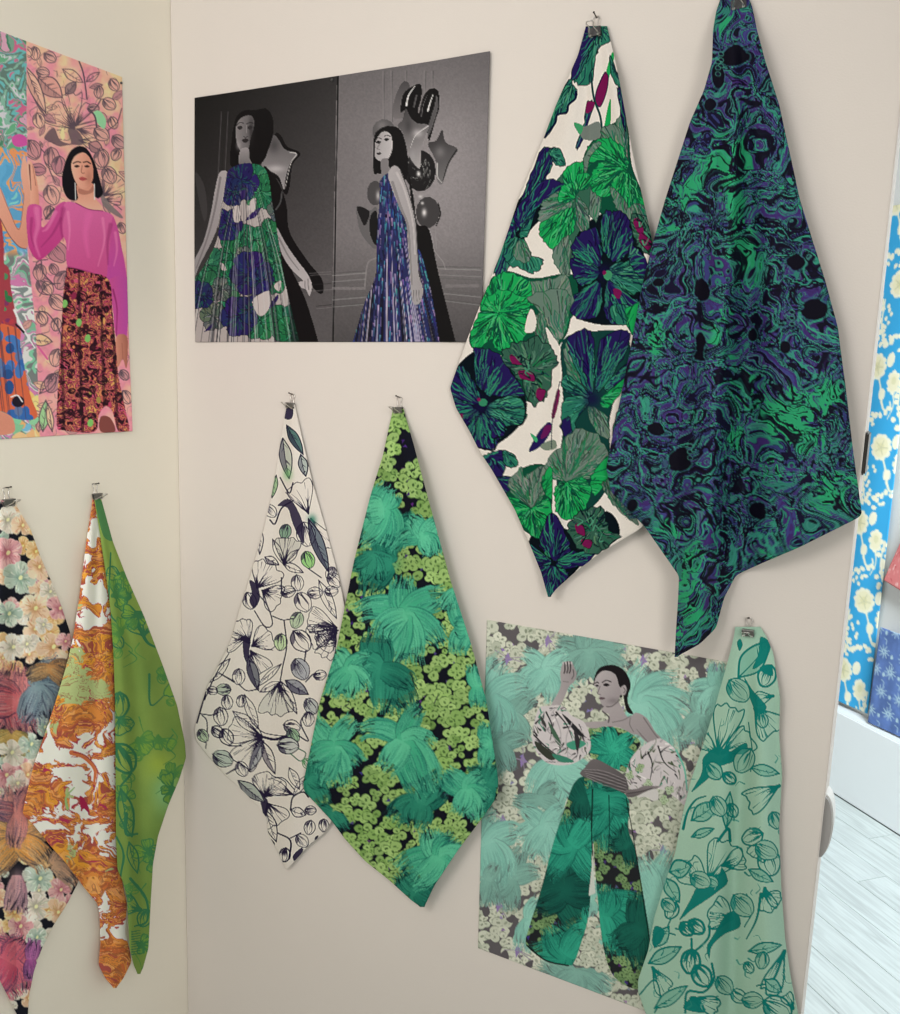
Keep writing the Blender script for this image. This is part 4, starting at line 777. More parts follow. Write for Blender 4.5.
    for (bx, by, R, an) in [(210, 120, 60, 60), (325, 170, 60, 70), (370, 220, 60, 80), (325, 410, 70, 90), (240, 250, 50, 30), (310, 520, 40, 120), (640, 180, 60, 80), (360, 770, 80, 30), (280, 990, 60, 60), (250, 900, 50, 90), (770, 620, 40, 90), (390, 950, 60, 100), (340, 880, 40, 60), (760, 960, 40, 80)]: bud(A, bx, by, R, an, k, .7, mixc((176, 120, 130), (216, 164, 150), r.rand()))
    fan(A, 650, 420, 170, -50, 80, k, 10, .7); fan(A, 660, 440, 110, 0, 50, k, 8, .7); A.f([(640, 400), (700, 470), (770, 540), (770, 560), (700, 520), (650, 470)], (120, 110, 110), .9); A.l([(290, 560), (340, 500)], k, 2.4); A.l([(300, 120), (310, 240), (350, 330)], k, 1.); A.l([(260, 830), (270, 900), (340, 980)], k, 1.2); A.l([(220, 880), (240, 830), (300, 820)], k, 1.)
    A.T = (0, 280, 6.336)
    for (bx, by, R, an) in [(300, 50, 50, 80), (360, 140, 60, 60), (265, 240, 50, 60), (355, 280, 50, 90), (355, 490, 50, 90), (790, 740, 46, 80), (330, 650, 60, 120), (780, 600, 40, 60)]: bud(A, bx, by, R, an, k, .8, mixc((170, 120, 130), (216, 164, 150), r.rand()))
    leafk(A, (190, 370), (330, 390), 70, k, (222, 176, 140), .9, 8); leafk(A, (250, 720), (370, 580), 60, k, None, .9, 6); leafk(A, (270, 960), (290, 760), 60, k, (150, 190, 140), .9, 6); leafk(A, (330, 960), (300, 780), 40, k, (226, 180, 150), .9, 6); A.l([(220, 200), (300, 210), (380, 330), (385, 420)], k, 1.2); A.l([(240, 420), (300, 500)], (200, 90, 140), 2); A.l([(380, 20), (300, 30), (250, 100)], k, 1.)
    A.setclip(None)
    # woman seen at the sheet's left: dress, arm
    A.f([(-240, -100), (30, -100), (70, 60), (110, 310), (60, 330), (-240, 330)], (150, 60, 70)); 
    for q in range(60):
        px, py = r.uniform(-220, 90), r.uniform(-60, 320)
        if px < 40 + py * .2: A.ell(px, py, r.uniform(10, 28), r.uniform(10, 24), r.uniform(0, 90), [(50, 110, 70), (170, 60, 70), (30, 30, 34), (220, 220, 216), (70, 130, 90), (120, 50, 90)][r.randint(6)])
    A.f([(-240, 300), (100, 300), (130, 420), (190, 720), (235, 870), (100, 880), (0, 830), (-240, 850)], (196, 96, 66))
    A.setclip([(-240, 300), (100, 300), (130, 420), (190, 720), (235, 870), (100, 880), (0, 830), (-240, 850)])
    for q in range(60): A.ell(r.uniform(-240, 220), r.uniform(300, 880), r.uniform(24, 44), r.uniform(24, 46), 0, [(52, 96, 160), (66, 110, 170), (40, 76, 130), (90, 110, 150)][r.randint(4)])
    for q in range(16): fx = r.uniform(-240, 200); A.l([(fx - 40, 300), (fx + 30, 880)], (70, 50, 70), 1.6, .6, .6)
    A.ell(115, 770, 40, 36, 0, (30, 26, 40)); A.l([(70, 740), (110, 730), (140, 770)], (220, 216, 220), 1.4); A.l([(30, 260), (70, 240), (90, 290)], (220, 216, 220), 1.6); A.setclip(None)
    A.f([(-60, 830), (50, 850), (90, 900), (80, 970), (-60, 970)], (196, 130, 110)); A.l([(90, 190), (140, 300), (220, 430)], (230, 228, 226), 2.4, 1); A.l([(100, 280), (150, 330)], (30, 30, 34), 2)
    A.T = (0, 0, 1)
    A.f([(-52, 214), (-36, 203), (-12, 203), (0, 216), (4, 262), (-2, 330), (-60, 330), (-58, 262)], (150, 60, 70)); A.f([(-38, 176), (-18, 176), (-16, 204), (-28, 212), (-40, 204)], SK[1])
    A.f([(-46, 160), (-40, 134), (-26, 126), (-12, 136), (-8, 162), (-12, 184), (-42, 184)], (60, 36, 30)); A.f([(-38, 156), (-32, 140), (-20, 140), (-14, 156), (-18, 178), (-27, 186), (-35, 176)], SK[0]); A.l([(-33, 158), (-29, 157)], (50, 34, 34), 1.4); A.l([(-23, 157), (-19, 158)], (50, 34, 34), 1.4); A.l([(-30, 174), (-24, 174)], (176, 84, 84), 1.6)
    A.T = (0, 130, 6.336)
    A.f([(-120, 200), (0, 360), (60, 510), (118, 630), (145, 480), (150, 400), (132, 270), (150, 158), (166, 190), (186, 300), (196, 420), (188, 500), (170, 600), (178, 700), (165, 752), (120, 735), (40, 640), (0, 560), (-120, 520)], SK[0], 1, SK[1], 60)
    A.l([(0, 365), (60, 515), (118, 630), (145, 480), (150, 400)], (150, 100, 90), .7); A.l([(0, 560), (60, 670), (120, 738), (165, 752)], (120, 80, 80), .9)
    # woman in the pink top
    A.f([(180, 190), (206, 214), (228, 290), (242, 380), (246, 495), (196, 495), (192, 400), (178, 300), (172, 240)], SK[0], 1, SK[1], 0); A.l([(185, 220), (190, 300), (196, 380)], (90, 50, 50), 1.3, .5); A.l([(205, 225), (218, 300), (225, 350)], SK[2], .5)
    hair = (22, 20, 26)
    A.f([(392, 310), (412, 210), (446, 135), (500, 102), (552, 122), (600, 205), (636, 330), (652, 400), (624, 432), (590, 420), (560, 440), (500, 446), (440, 440), (405, 390)], hair)
    A.f([(490, 340), (590, 340), (598, 420), (650, 495), (580, 505), (480, 462), (494, 430)], SK[1], 1, SK[0], 90); A.f([(500, 372), (560, 385), (590, 350), (592, 390), (540, 410), (500, 400)], SK[2], .6)
    A.f([(452, 215), (476, 165), (528, 142), (568, 175), (590, 240), (588, 312), (556, 362), (520, 372), (486, 342), (460, 280)], SK[0], 1, SK[1], 0)
    for ex in (487, 551): A.f([(ex - 18, 230), (ex, 222), (ex + 18, 230), (ex, 238)], (50, 34, 34)); A.l([(ex - 24, 210 if ex < 500 else 204), (ex, 200), (ex + 22, 204 if ex < 500 else 212)], (40, 28, 28), 1.1)
    A.l([(520, 225), (514, 262), (524, 274), (534, 270)], SK[2], .8); A.f([(500, 306), (516, 296), (530, 298), (552, 310), (530, 322), (514, 320)], (176, 84, 84)); A.l([(505, 309), (550, 310)], (110, 44, 50), .5); A.glow(560, 300, 20, 40, SK[2], .4)
    A.l([(474, 335), (478, 440)], (222, 222, 220), .8); A.l([(596, 340), (598, 440)], (222, 222, 220), .8)
    pkt, pkd, pkl = (190, 78, 138), (132, 38, 92), (226, 140, 180)
    A.f([(174, 490), (262, 488), (262, 610), (300, 590), (340, 520), (360, 480), (420, 462), (412, 640), (395, 690), (330, 762), (252, 824), (204, 786), (176, 700)], pkt, 1, (176, 56, 120), 90)
    A.f([(408, 470), (480, 462), (560, 500), (650, 512), (722, 552), (716, 650), (692, 770), (684, 850), (690, 955), (560, 900), (430, 868), (420, 720), (395, 640)], (202, 98, 152), 1, (186, 74, 128), 90); A.f([(712, 555), (745, 620), (770, 740), (796, 880), (804, 1020), (690, 1020), (682, 850), (696, 740)], pkt, 1, (176, 70, 150), 90)
    A.l([(480, 462), (560, 500), (650, 512)], pkd, .8)
    for P, c, w in [([(400, 500), (385, 600), (400, 700)], pkd, 2.4), ([(385, 560), (330, 660), (260, 740)], pkd, 1.6), ([(230, 500), (240, 600), (220, 700), (250, 800)], pkl, 3), ([(200, 560), (195, 660), (215, 740)], pkd, 1.6), ([(350, 520), (300, 620), (270, 640)], pkl, 2), ([(430, 520), (440, 640), (430, 760)], pkl, 1.6), ([(700, 600), (680, 720), (684, 850)], pkd, 2.2), ([(650, 560), (660, 700), (620, 860)], pkl, 1.6), ([(730, 650), (740, 760), (720, 860)], pkl, 1.6), ([(560, 540), (540, 660), (560, 800)], (216, 104, 164), 4), ([(430, 868), (560, 898), (690, 955)], pkd, 1.2)]: A.l(P, c, w * 2.4, w, .22); A.l(P, c, w * 1.4, .5, .28)
    A.T = (0, 280, 6.336)
    A.f([(690, 0), (798, 0), (803, 350), (735, 362), (716, 200), (700, 80)], pkt, 1, (170, 70, 150), 0); A.l([(715, 60), (740, 180), (735, 350)], pkd, 2, 1, .7); A.f([(735, 362), (802, 356), (806, 470), (796, 560), (774, 500), (742, 545)], SK[1], 1, SK[2], 0); A.l([(770, 400), (775, 500)], SK[2], .6)
    sk = [(432, -80), (560, -50), (690, 0), (712, 200), (732, 420), (748, 620), (790, 840), (808, 955), (740, 955), (704, 830), (660, 800), (620, 860), (592, 962), (400, 952), (360, 920), (366, 700), (388, 350), (400, 100), (420, -40)]
    A.f(sk, (150, 70, 72)); A.setclip(sk)
    marble(A, [(60, 24, 34), (150, 50, 76), (196, 120, 84), (170, 60, 90), (206, 150, 90), (130, 40, 70), (180, 90, 80), (190, 80, 110), (60, 26, 34)], 5.5, 11, (40, 18, 28), .1)
    for q in range(40):
        px, py = r.uniform(350, 810), r.uniform(-80, 960); c = [(196, 120, 84), (170, 60, 90), (130, 40, 70), (206, 150, 90), (180, 90, 80), (60, 26, 34), (190, 80, 110), (150, 130, 70), (40, 20, 28)][r.randint(9)]
        A.ell(px, py, r.uniform(8, 26), r.uniform(8, 22), r.uniform(0, 180), c)
    for q in range(46): bud(A, 360 + (q % 6) * 76 + r.uniform(-24, 24), -60 + (q // 6) * 132 + r.uniform(-40, 40), r.uniform(18, 36), r.uniform(0, 180), (38, 18, 28), 1.)
    for fx in (385, 500, 640, 715): A.l([(fx, -60), (fx + 5, 400), (fx + 20, 960)], (30, 14, 22), 2.4, 3, .5)
    for (gx, gy) in [(555, 370), (570, 905), (410, 150), (500, 270)]: A.ell(gx, gy, 18, 26, 10, (120, 176, 96))
    A.setclip(None); A.f([(632, 868), (690, 872), (722, 958), (632, 958)], (120, 66, 62))
    A.T = (0, 0, 1); A.blur(1)
    return A

def dresslily(A, clip):
    """the same lily print, pleated"""
    r = A.r; A.setclip(clip); T = A.T; A.T = (185, 85, 5.625)
    A.p([(0, 380), (700, 380), (700, 1500), (0, 1500)], (168, 160, 158))
    g, n, t = (28, 100, 68), (34, 32, 88), (30, 80, 76)
    def bl(x, y, R, c, s):
        R = R * 1.22
        for a in range(0, 360, 60):
            a2 = math.radians(a + r.uniform(-15, 15)); px, py = x + math.cos(a2) * R * .55, y + math.sin(a2) * R * .6
            petal(A, [(px + R * .5 * math.cos(b) * r.uniform(.8, 1.2), py + R * .55 * math.sin(b)) for b in np.arange(6) / 6 * 6.28], (x, y), jit(r, c, 8), s, 7, (12, 16, 30), .5)
    o = 703
    for (x, y, R) in [(400, 520, 90), (430, 600, 80), (300, 880, 80), (260, 950, 70), (450, 900, 70), (130, 1010, 80), (240, 1080, 70), (500, 1100, 60), (420, 1330, 80), (560, 1330, 80), (120, 1130, 70), (600, 1400, 80), (260, 1250, 70), (480, 830, 60), (390, 870, 60), (500, 1000, 50)]: bl(x, y, R, g, ((10, 50, 40), (60, 140, 100)))
    for (x, y, R) in [(350, 1100, 60), (200, 1150, 50), (160, 1300, 60), (330, 960, 40), (520, 700, 50)]: bl(x, y, R, (84, 96, 90), ((40, 60, 56), (130, 130, 126)))
    for (x, y, R) in [(310, 540, 85), (270, 600, 60), (240, 780, 70), (370, 1060, 95), (90, 1180, 60), (300, 1300, 85), (360, 1260, 60), (420, 1100, 60)]: bl(x, y, R, n, (t, (16, 14, 54)))
    for P in [[(340, 760), (380, 715), (425, 690), (400, 740), (360, 758)], [(440, 1265), (480, 1225), (520, 1180), (525, 1200), (490, 1250)], [(110, 1390), (160, 1340), (150, 1370)]]: A.f(P, (40, 26, 84))
    for P in [[(270, 700), (300, 680), (310, 760), (280, 770)], [(370, 650), (400, 640), (390, 710), (360, 700)], [(400, 1190), (480, 1160), (470, 1260), (420, 1300), (380, 1230)], [(500, 1130), (540, 1100), (530, 1160)], [(200, 1000), (220, 1010), (235, 1040), (210, 1040)]]: A.f(P, (188, 180, 178))
    for k in range(60):
        x = r.uniform(-40, 640); x0 = 330 + (x - 330) * .25; A.l([(x0, 560), (330 + (x - 330) * .7, 1000), (x, 1460)], (8, 12, 20) if r.rand() < .65 else (190, 190, 190), .2, r.uniform(.6, 1.8), .42)
    for k in range(14): A.l([(560 + k * 7, 900 + k * 30), (600 + k * 5, 1460)], (6, 10, 16), 1., 3, .25)
    A.setclip(None); A.T = T

def art_bw():
    A = Art(188, 45, 498, 348, (60, 58, 60), 3, 31); r = A.r
    x, y = A.grid(); q = fbm(x / 1.5, y / 1.5, 3, 2)
    d1 = 24 + 60 * np.clip(((x - 215) / 120) * .45 + (y - 90) / 250 * .75, 0, 1) - 30 * np.exp(-((x - 215) / 25) ** 2) * 0
    d2 = 112 + 30 * np.exp(-((x - 440) / 60) ** 2 - ((y - 170) / 90) ** 2) - 40 * np.clip((y - 240) / 110, 0, 1) - 14 * np.clip((130 - y) / 80, 0, 1)
    b = 337 - (y - 70) * .022
    g = np.where(x < b, d1, d2) * (1 + (q - .5) * .12); A.im = np.stack([g, g * .965, g * .985], -1) / 255
    A.l([(338, 74), (333, 342)], (14, 14, 16), 1.4); bl = (12, 11, 13)
    A.T = (185, 85, 5.625)
    for X in (195, 215, 232): A.l([(X + 10, 150), (X - 8, 520)], (92, 90, 92) if X != 215 else (30, 30, 30), .8, .8, .6)
    A.f([(60, 500), (110, 560), (130, 700), (110, 760)], (70, 68, 70), .5)
    A.f([(505, 275), (540, 285), (575, 345), (650, 385), (605, 450), (585, 590), (560, 612), (520, 530), (430, 470), (460, 380)], bl)
    A.f([(500, 282), (528, 310), (562, 362), (632, 388), (592, 440), (566, 520), (556, 590), (524, 510), (432, 456), (458, 400), (470, 330)], (84, 82, 84), 1, (150, 146, 148), 100); A.l([(590, 378), (626, 388), (594, 440), (562, 580)], (190, 188, 188), .9, .4); A.glow(510, 470, 50, 20, (190, 186, 188), .7); A.glow(500, 340, 30, 40, (60, 58, 60), .7)
    A.f([(440, 470), (500, 510), (550, 600), (575, 700), (590, 830), (690, 990), (770, 1090), (775, 1170), (720, 1140), (560, 900), (500, 790)], bl); A.f([(500, 800), (560, 960), (640, 1120), (690, 1240), (750, 1445), (780, 1600), (600, 1600), (560, 1150)], bl); A.l([(545, 600), (535, 660), (510, 700)], (70, 70, 72), 1.4)
    A.f([(258, 455), (262, 320), (285, 190), (330, 145), (400, 140), (455, 132), (492, 180), (498, 260), (478, 340), (440, 430), (400, 450), (340, 450)], bl)
    A.f([(290, 225), (320, 182), (368, 172), (388, 200), (384, 250), (368, 300), (358, 355), (325, 378), (296, 340), (286, 280)], (128, 124, 126), 1, (84, 82, 84), 0); A.f([(312, 365), (356, 355), (362, 410), (372, 445), (308, 452)], (146, 142, 144), 1, (100, 98, 100), 90)
    for ex in (310, 366): A.f([(ex - 16, 240), (ex, 228), (ex + 14, 238), (ex, 252)], (44, 42, 44)); A.l([(ex - 20, 218 if ex > 330 else 226), (ex - 2, 210), (ex + 18, 214)], (30, 28, 30), .8)
    A.l([(346, 225), (345, 268)], (150, 146, 148), .8, .5, .7); A.l([(328, 288), (340, 294), (352, 288)], (56, 54, 56), .8); A.glow(372, 260, 14, 70, (40, 38, 40), .7); A.f([(320, 312), (340, 300), (358, 310), (340, 326)], (40, 36, 38)); A.glow(300, 340, 14, 24, (160, 156, 158), .6)
    A.f([(196, 495), (238, 488), (238, 560), (205, 680), (185, 800), (140, 910), (90, 1010), (58, 1085), (50, 1010), (110, 880), (150, 720), (172, 590)], (160, 155, 157), 1, (134, 130, 132), 90)
    A.f([(515, 800), (565, 890), (630, 985), (690, 1065), (714, 1130), (700, 1185), (680, 1150), (655, 1140), (640, 1110), (664, 1100), (612, 1050), (560, 980), (530, 900)], (150, 146, 148), 1, (176, 170, 172), 60); A.l([(690, 1090), (695, 1150)], (80, 78, 80), .7); A.l([(672, 1100), (676, 1150)], (80, 78, 80), .6)
    A.l([(200, 520), (170, 700), (130, 860), (70, 1030)], (96, 92, 94), 2.2, 1.2, .6); A.l([(235, 520), (205, 690), (188, 800)], (186, 180, 182), 1.6, .8, .6); A.l([(528, 860), (580, 960), (640, 1040)], (100, 96, 98), 2, 1, .6)
    for yy in (1050, 1062, 1115, 1150, 1235, 1250): A.l([(700 + (yy - 1050) * .2, yy + 8), (822, yy)], (116, 112, 114) if yy % 2 == 0 else (40, 38, 40), .8, .8, .6)
    dresslily(A, [(245, 482), (310, 445), (370, 440), (440, 462), (470, 520), (488, 650), (520, 830), (552, 1060), (600, 1270), (645, 1450), (690, 1600), (40, 1600), (50, 1400), (58, 1120), (100, 1040), (180, 880), (212, 660), (232, 530)])
    A.T = (325, 50, 5.294)
    for X in (305, 348, 425, 525, 565): A.l([(X, 110), (X + 2, 380)], (134, 130, 132), .8, .8, .5); A.l([(X + 8, 110), (X + 9, 380)], (70, 68, 70), .6, .6, .5)
    for Y, c in [(1172, 76), (1184, 150), (1216, 140), (1232, 90), (1296, 90), (1312, 146), (1342, 80), (1350, 130)]:
        A.l([(40, Y + 10), (215, Y - 4)], (c,) * 3, .9, .9, .6); A.l([(600, Y - 26), (830, Y - 20 + (Y - 1172) * .12)], (c,) * 3, .9, .9, .6)
    for k in range(34): A.ell(40 + k * 5.2, 1262, 4, 9, 20, (130, 126, 128), .5); A.ell(640 + k * 5.4, 1250, 4, 10, 20, (124, 120, 122), .5)
    A.l([(545, 930), (570, 1000), (580, 1060), (625, 1120), (640, 1160)], (150, 146, 148), 1., 1., .6); A.l([(585, 930), (590, 1050)], (140, 136, 138), 1, 1, .6); A.l([(270, 1100), (225, 1130), (210, 1250)], (140, 136, 138), 1.4, 1.4, .6)
    A.f([(358, 340), (372, 250), (412, 168), (448, 186), (440, 262), (436, 340), (384, 366)], (70, 68, 70), 1, (112, 108, 110), 90); A.f([(400, 330), (412, 240), (450, 200), (505, 180), (512, 250), (494, 330), (545, 385), (470, 395), (430, 320)], bl); A.f([(498, 340), (520, 250), (556, 206), (600, 216), (608, 300), (584, 380), (552, 485), (536, 410), (496, 392)], bl); A.f([(552, 390), (580, 300), (592, 240), (600, 300), (575, 390), (545, 460)], (84, 82, 84)); A.l([(430, 292), (442, 240), (474, 192)], (210, 208, 208), 1.8, .6); A.l([(544, 322), (556, 280), (572, 236)], (214, 212, 212), 1.6, .6); A.l([(510, 350), (520, 290), (540, 240)], (90, 88, 90), 1, .4); A.l([(470, 300), (484, 240)], (80, 78, 80), 1.6)
    A.ell(312, 430, 62, 64, 0, (88, 86, 88)); A.glow(300, 400, 26, 26, (130, 126, 128), .7); A.ell(505, 640, 84, 110, 0, (26, 25, 27))
    for k in range(50): a = r.uniform(0, 6.28); R = r.uniform(10, 76); A.l([(505 + R * math.cos(a), 640 + 1.25 * R * math.sin(a)), (505 + R * math.cos(a + .2), 640 + 1.25 * R * math.sin(a + .25) + 10)], (r.uniform(40, 130),) * 3, 1., .3)
    A.glow(495, 655, 10, 14, (240, 238, 238), .95); A.glow(505, 775, 10, 8, (200, 198, 198), .9)
    A.f([(428, 312), (455, 360), (490, 388), (552, 400), (528, 460), (508, 540), (502, 625), (470, 600), (440, 545), (412, 440), (385, 400), (410, 370)], (56, 54, 56), 1, (176, 172, 174), 60); A.glow(490, 440, 26, 20, (186, 182, 184), .8); A.glow(465, 560, 14, 30, (150, 148, 150), .8); A.glow(440, 400, 20, 40, (60, 58, 60), .7); A.l([(545, 402), (480, 450), (450, 520)], (210, 206, 208), .9, .3)
    A.f([(622, 424), (642, 490), (706, 528), (662, 600), (622, 710), (592, 680), (588, 590), (545, 498), (590, 480)], (44, 42, 44), 1, (120, 118, 120), 70); A.glow(610, 540, 26, 30, (120, 117, 119), .8); A.l([(594, 600), (596, 670), (618, 700)], (190, 188, 188), 1.2, .5); A.l([(700, 530), (655, 600), (625, 690)], (20, 20, 20), 1.4, .8)
    A.f([(256, 640), (258, 470), (290, 418), (350, 402), (405, 430), (436, 540), (440, 640), (420, 690), (360, 650), (330, 610), (310, 650), (280, 655)], bl)
    A.f([(272, 475), (308, 432), (348, 450), (356, 520), (332, 578), (292, 588), (264, 562), (266, 515)], (150, 146, 148), 1, (190, 186, 188), 10); A.f([(296, 585), (332, 575), (334, 640), (310, 680), (300, 650)], (120, 116, 118)); 
    for ex, ey in ((282, 488), (326, 474)): A.f([(ex - 14, ey), (ex, ey - 8), (ex + 16, ey - 2), (ex, ey + 8)], (26, 24, 26)); A.l([(ex - 14, ey - 18), (ex, ey - 24), (ex + 18, ey - 18)], (26, 24, 26), .9)
    A.f([(272, 548), (290, 540), (298, 548), (284, 556)], (50, 46, 48)); A.l([(292, 490), (276, 520), (288, 526)], (90, 86, 88), .7)
    A.ell(266, 758, 44, 66, 0, (70, 68, 70)); A.glow(280, 770, 10, 24, (200, 196, 198), .8); A.f([(168, 826), (236, 850), (275, 840), (275, 1045), (218, 1010), (180, 940)], (96, 94, 96)); A.f([(170, 828), (236, 856), (212, 930), (186, 890)], (26, 25, 27)); A.f([(240, 880), (275, 860), (275, 1030), (240, 980)], (20, 20, 22)); A.ell(545, 860, 64, 84, 0, (60, 58, 60)); A.glow(525, 860, 12, 20, (235, 232, 233), .9); A.glow(515, 810, 8, 8, (220, 218, 218), .9); A.l([(600, 810), (612, 870), (590, 930)], (18, 18, 18), 1.2)
    A.f([(440, 650), (470, 780), (490, 920), (552, 950), (600, 1170), (695, 1540), (730, 1680), (600, 1680), (540, 1220), (490, 1060)], bl)
    dc = [(292, 690), (340, 650), (362, 700), (400, 850), (436, 920), (442, 1070), (500, 1060), (560, 1270), (606, 1540), (630, 1680), (90, 1680), (148, 1540), (205, 1350), (268, 1190), (274, 1020), (290, 760)]
    A.f(dc, (36, 40, 84)); A.setclip(dc)
    for k in range(900):
        X = r.uniform(120, 640); Y = r.uniform(650, 1600); X0 = 330 + (X - 330) * (.2 + .8 * (Y - 600) / 940); s = (X - 330) * .8 / 940; Ln = r.uniform(14, 60)
        c = [(40, 36, 104), (60, 116, 150), (110, 90, 150), (16, 16, 34), (70, 150, 160), (150, 130, 170), (24, 24, 50), (44, 60, 130)][r.randint(8)]
        A.l([(X0, Y), (X0 + s * Ln, Y + Ln)], jit(r, c, 12), r.uniform(.6, 1.8), .4, .85, False)
    for k in range(46):
        X = r.uniform(150, 600); Y = r.uniform(950, 1350); f0 = .2 + .8 * (Y - 600) / 940; A.l([(330 + (X - 330) * f0, Y), (X, 1540)], (200, 190, 210) if r.rand() < .45 else (10, 10, 18), .4, r.uniform(.7, 2), .7, False)
    A.setclip(None)
    A.f([(334, 655), (366, 612), (402, 640), (430, 720), (472, 880), (488, 1000), (494, 1170), (518, 1260), (514, 1310), (500, 1340), (470, 1345), (456, 1270), (444, 1080), (430, 920), (392, 830), (350, 720)], (168, 163, 165), 1, (150, 146, 148), 0)
    A.l([(356, 700), (400, 830), (438, 930), (450, 1080), (460, 1240)], (112, 108, 110), 3, 1.6, .6); A.l([(380, 650), (420, 740), (462, 900), (476, 1080)], (196, 190, 192), 2.4, 1.2, .6); A.l([(400, 640), (440, 750), (478, 900), (490, 1080), (506, 1220)], (60, 58, 60), .9); A.l([(482, 1270), (486, 1330)], (100, 98, 100), .6); A.l([(496, 1270), (500, 1320)], (100, 98, 100), .6); A.l([(468, 1270), (470, 1330)], (100, 98, 100), .6)
    A.T = (0, 0, 1)
    return A

LP = ((192, 200, 182), (118, 128, 108), (226, 228, 212), 0)
LB = ((156, 214, 198), (132, 196, 180), (104, 158, 148), (92, 96, 96))
LD = ((140, 190, 176), (118, 168, 156), (94, 130, 124), (92, 92, 94))
def art_teal():
    A = Art(470, 612, 780, 1070, (96, 92, 96), 3, 37); r = A.r
    scatter(A, (472, 612, 782, 1070), 14, 9.6, LP, None, .86, (146, 128, 176))
    for (x, y) in [(505, 658), (520, 690), (545, 640), (600, 640), (668, 690), (712, 668), (500, 820), (520, 760), (540, 900), (496, 905), (515, 950), (660, 850), (640, 660), (700, 760)]:
        A.p([(x, y), (x + 3, y - 6), (x + 5, y - 1), (x + 8, y + 2), (x + 4, y + 3), (x + 1, y + 8)], (146, 126, 178))
        for q in range(5): A.l([(x + 3, y), (x + 3 + r.uniform(-14, 14), y + r.uniform(-14, 14))], (150, 140, 160), .5, .9)
        A.f([(x - 14, y + 4), (x - 9, y), (x - 6, y + 8), (x - 11, y + 12)], (92, 88, 92)); A.f([(x + 10, y + 14), (x + 18, y + 10), (x + 16, y + 18)], (92, 88, 92))
    def B(x, y, R, P, pal=LB, n=36): bloom(A, x, y, R * (.8 if pal is LB else .68), P, pal, n, 4)
    B(590, 655, 46, [(-150, .9, .24, -20), (-120, .8, .24, 20), (-90, .7, .22, 0), (-30, .95, .3, 30), (10, 1.0, .3, 30), (160, .9, .3, -30), (60, .8, .3, 0), (120, .7, .3, 0)], LD); B(545, 672, 36, [(-170, .8, .26, -70), (-120, .8, .26, -40), (-60, .8, .26, 40), (10, .9, .26, 40), (60, .9, .3, 40), (120, .9, .26, 20), (150, .8, .24, -40)])
    B(512, 715, 44, [(-120, .9, .3, 30), (-60, .8, .3, 40), (100, .9, .3, 30), (60, .8, .3, 0), (140, .8, .3, 30)], LD); B(490, 700, 48, [(-100, .9, .34, 60), (-50, .9, .3, 60), (40, .8, .3, 50), (90, .9, .3, 20), (120, .7, .3, 0)]); B(500, 745, 40, [(-30, .8, .3, 30), (100, .9, .3, 0), (160, .8, .3, 0), (60, .8, .28, 20)], LD)
    B(640, 705, 50, [(-110, .8, .3, 60), (-60, .9, .34, 60), (-20, 1.1, .34, 60), (20, 1.2, .34, 60), (60, 1.1, .3, 0), (100, .8, .3, 0)]); B(705, 715, 42, [(-120, .8, .3, 30), (90, .9, .34, 10), (140, .9, .34, -10), (60, .8, .3, 20)], LD); B(720, 690, 34, [(-160, .9, .3, -40), (-110, .8, .3, 30), (150, .9, .3, -50), (90, .8, .3, 0)])
    B(560, 765, 50, [(160, .8, .3, -60), (120, .95, .26, 0), (95, .95, .24, 10), (60, .8, .24, -10), (20, .7, .3, 0)]); B(540, 800, 34, [(-60, .8, .3, 40), (10, .8, .3, 30), (170, .9, .3, 20)], LD); B(544, 828, 38, [(-170, .8, .24, -60), (-120, .8, .24, -40), (-60, .8, .26, 30), (10, .8, .26, 30), (80, .9, .3, 0), (130, .9, .26, -20)]); B(510, 880, 44, [(-80, .9, .3, 20), (-30, .8, .3, 30), (90, .8, .3, 0), (140, .7, .3, 0)], LD); B(488, 845, 46, [(-100, .7, .34, 60), (-50, .8, .3, 60), (40, .8, .34, 50), (100, 1., .3, 10), (70, .9, .3, 20)]); B(487, 880, 30, [(60, 1, .3, 20), (100, 1, .3, 0), (-60, .7, .3, 0)], LD)
    B(655, 900, 56, [(-80, .9, .26, 20), (-110, .8, .26, 0), (90, 1.1, .26, 0), (70, 1, .24, 0), (110, 1, .24, 0)]); B(660, 960, 40, [(-90, 1, .3, 0), (90, 1, .3, 0), (50, .8, .3, 0)], LD); B(530, 920, 34, [(-70, .7, .34, 20), (110, .9, .34, -10), (70, .7, .3, 0)]); B(575, 975, 50, [(170, .9, .26, 20), (200, .8, .24, 20), (10, .9, .26, 20), (30, .8, .26, 10), (90, .5, .3, 0), (150, .6, .26, 0)], LD); B(600, 950, 30, [(-90, .8, .2, 0), (-60, .7, .2, 0)])
    B(590, 900, 20, [(-90, 1, .4, 0), (90, .8, .4, 0)])
    for (x, y, R) in [(594, 935, 9), (600, 950, 8), (590, 958, 8), (585, 945, 7), (605, 935, 7), (598, 965, 8), (586, 962, 7)]: floret(A, x, y, R, LP)
    # the woman cut out on the print
    tr = (34, 36, 40)
    A.T = (470, 610, 3.46)
    L = [(360, 600), (400, 575), (470, 600), (460, 700), (425, 800), (420, 920), (410, 1060), (385, 1150), (362, 1215), (340, 1230), (262, 1212), (196, 1160), (204, 1100), (245, 970), (290, 800), (330, 680)]
    R_ = [(400, 575), (540, 640), (548, 760), (572, 830), (604, 1010), (622, 1150), (600, 1260), (578, 1312), (500, 1270), (462, 1170), (440, 980), (428, 820), (420, 700)]
    for P in (L, R_): A.f(P, tr)
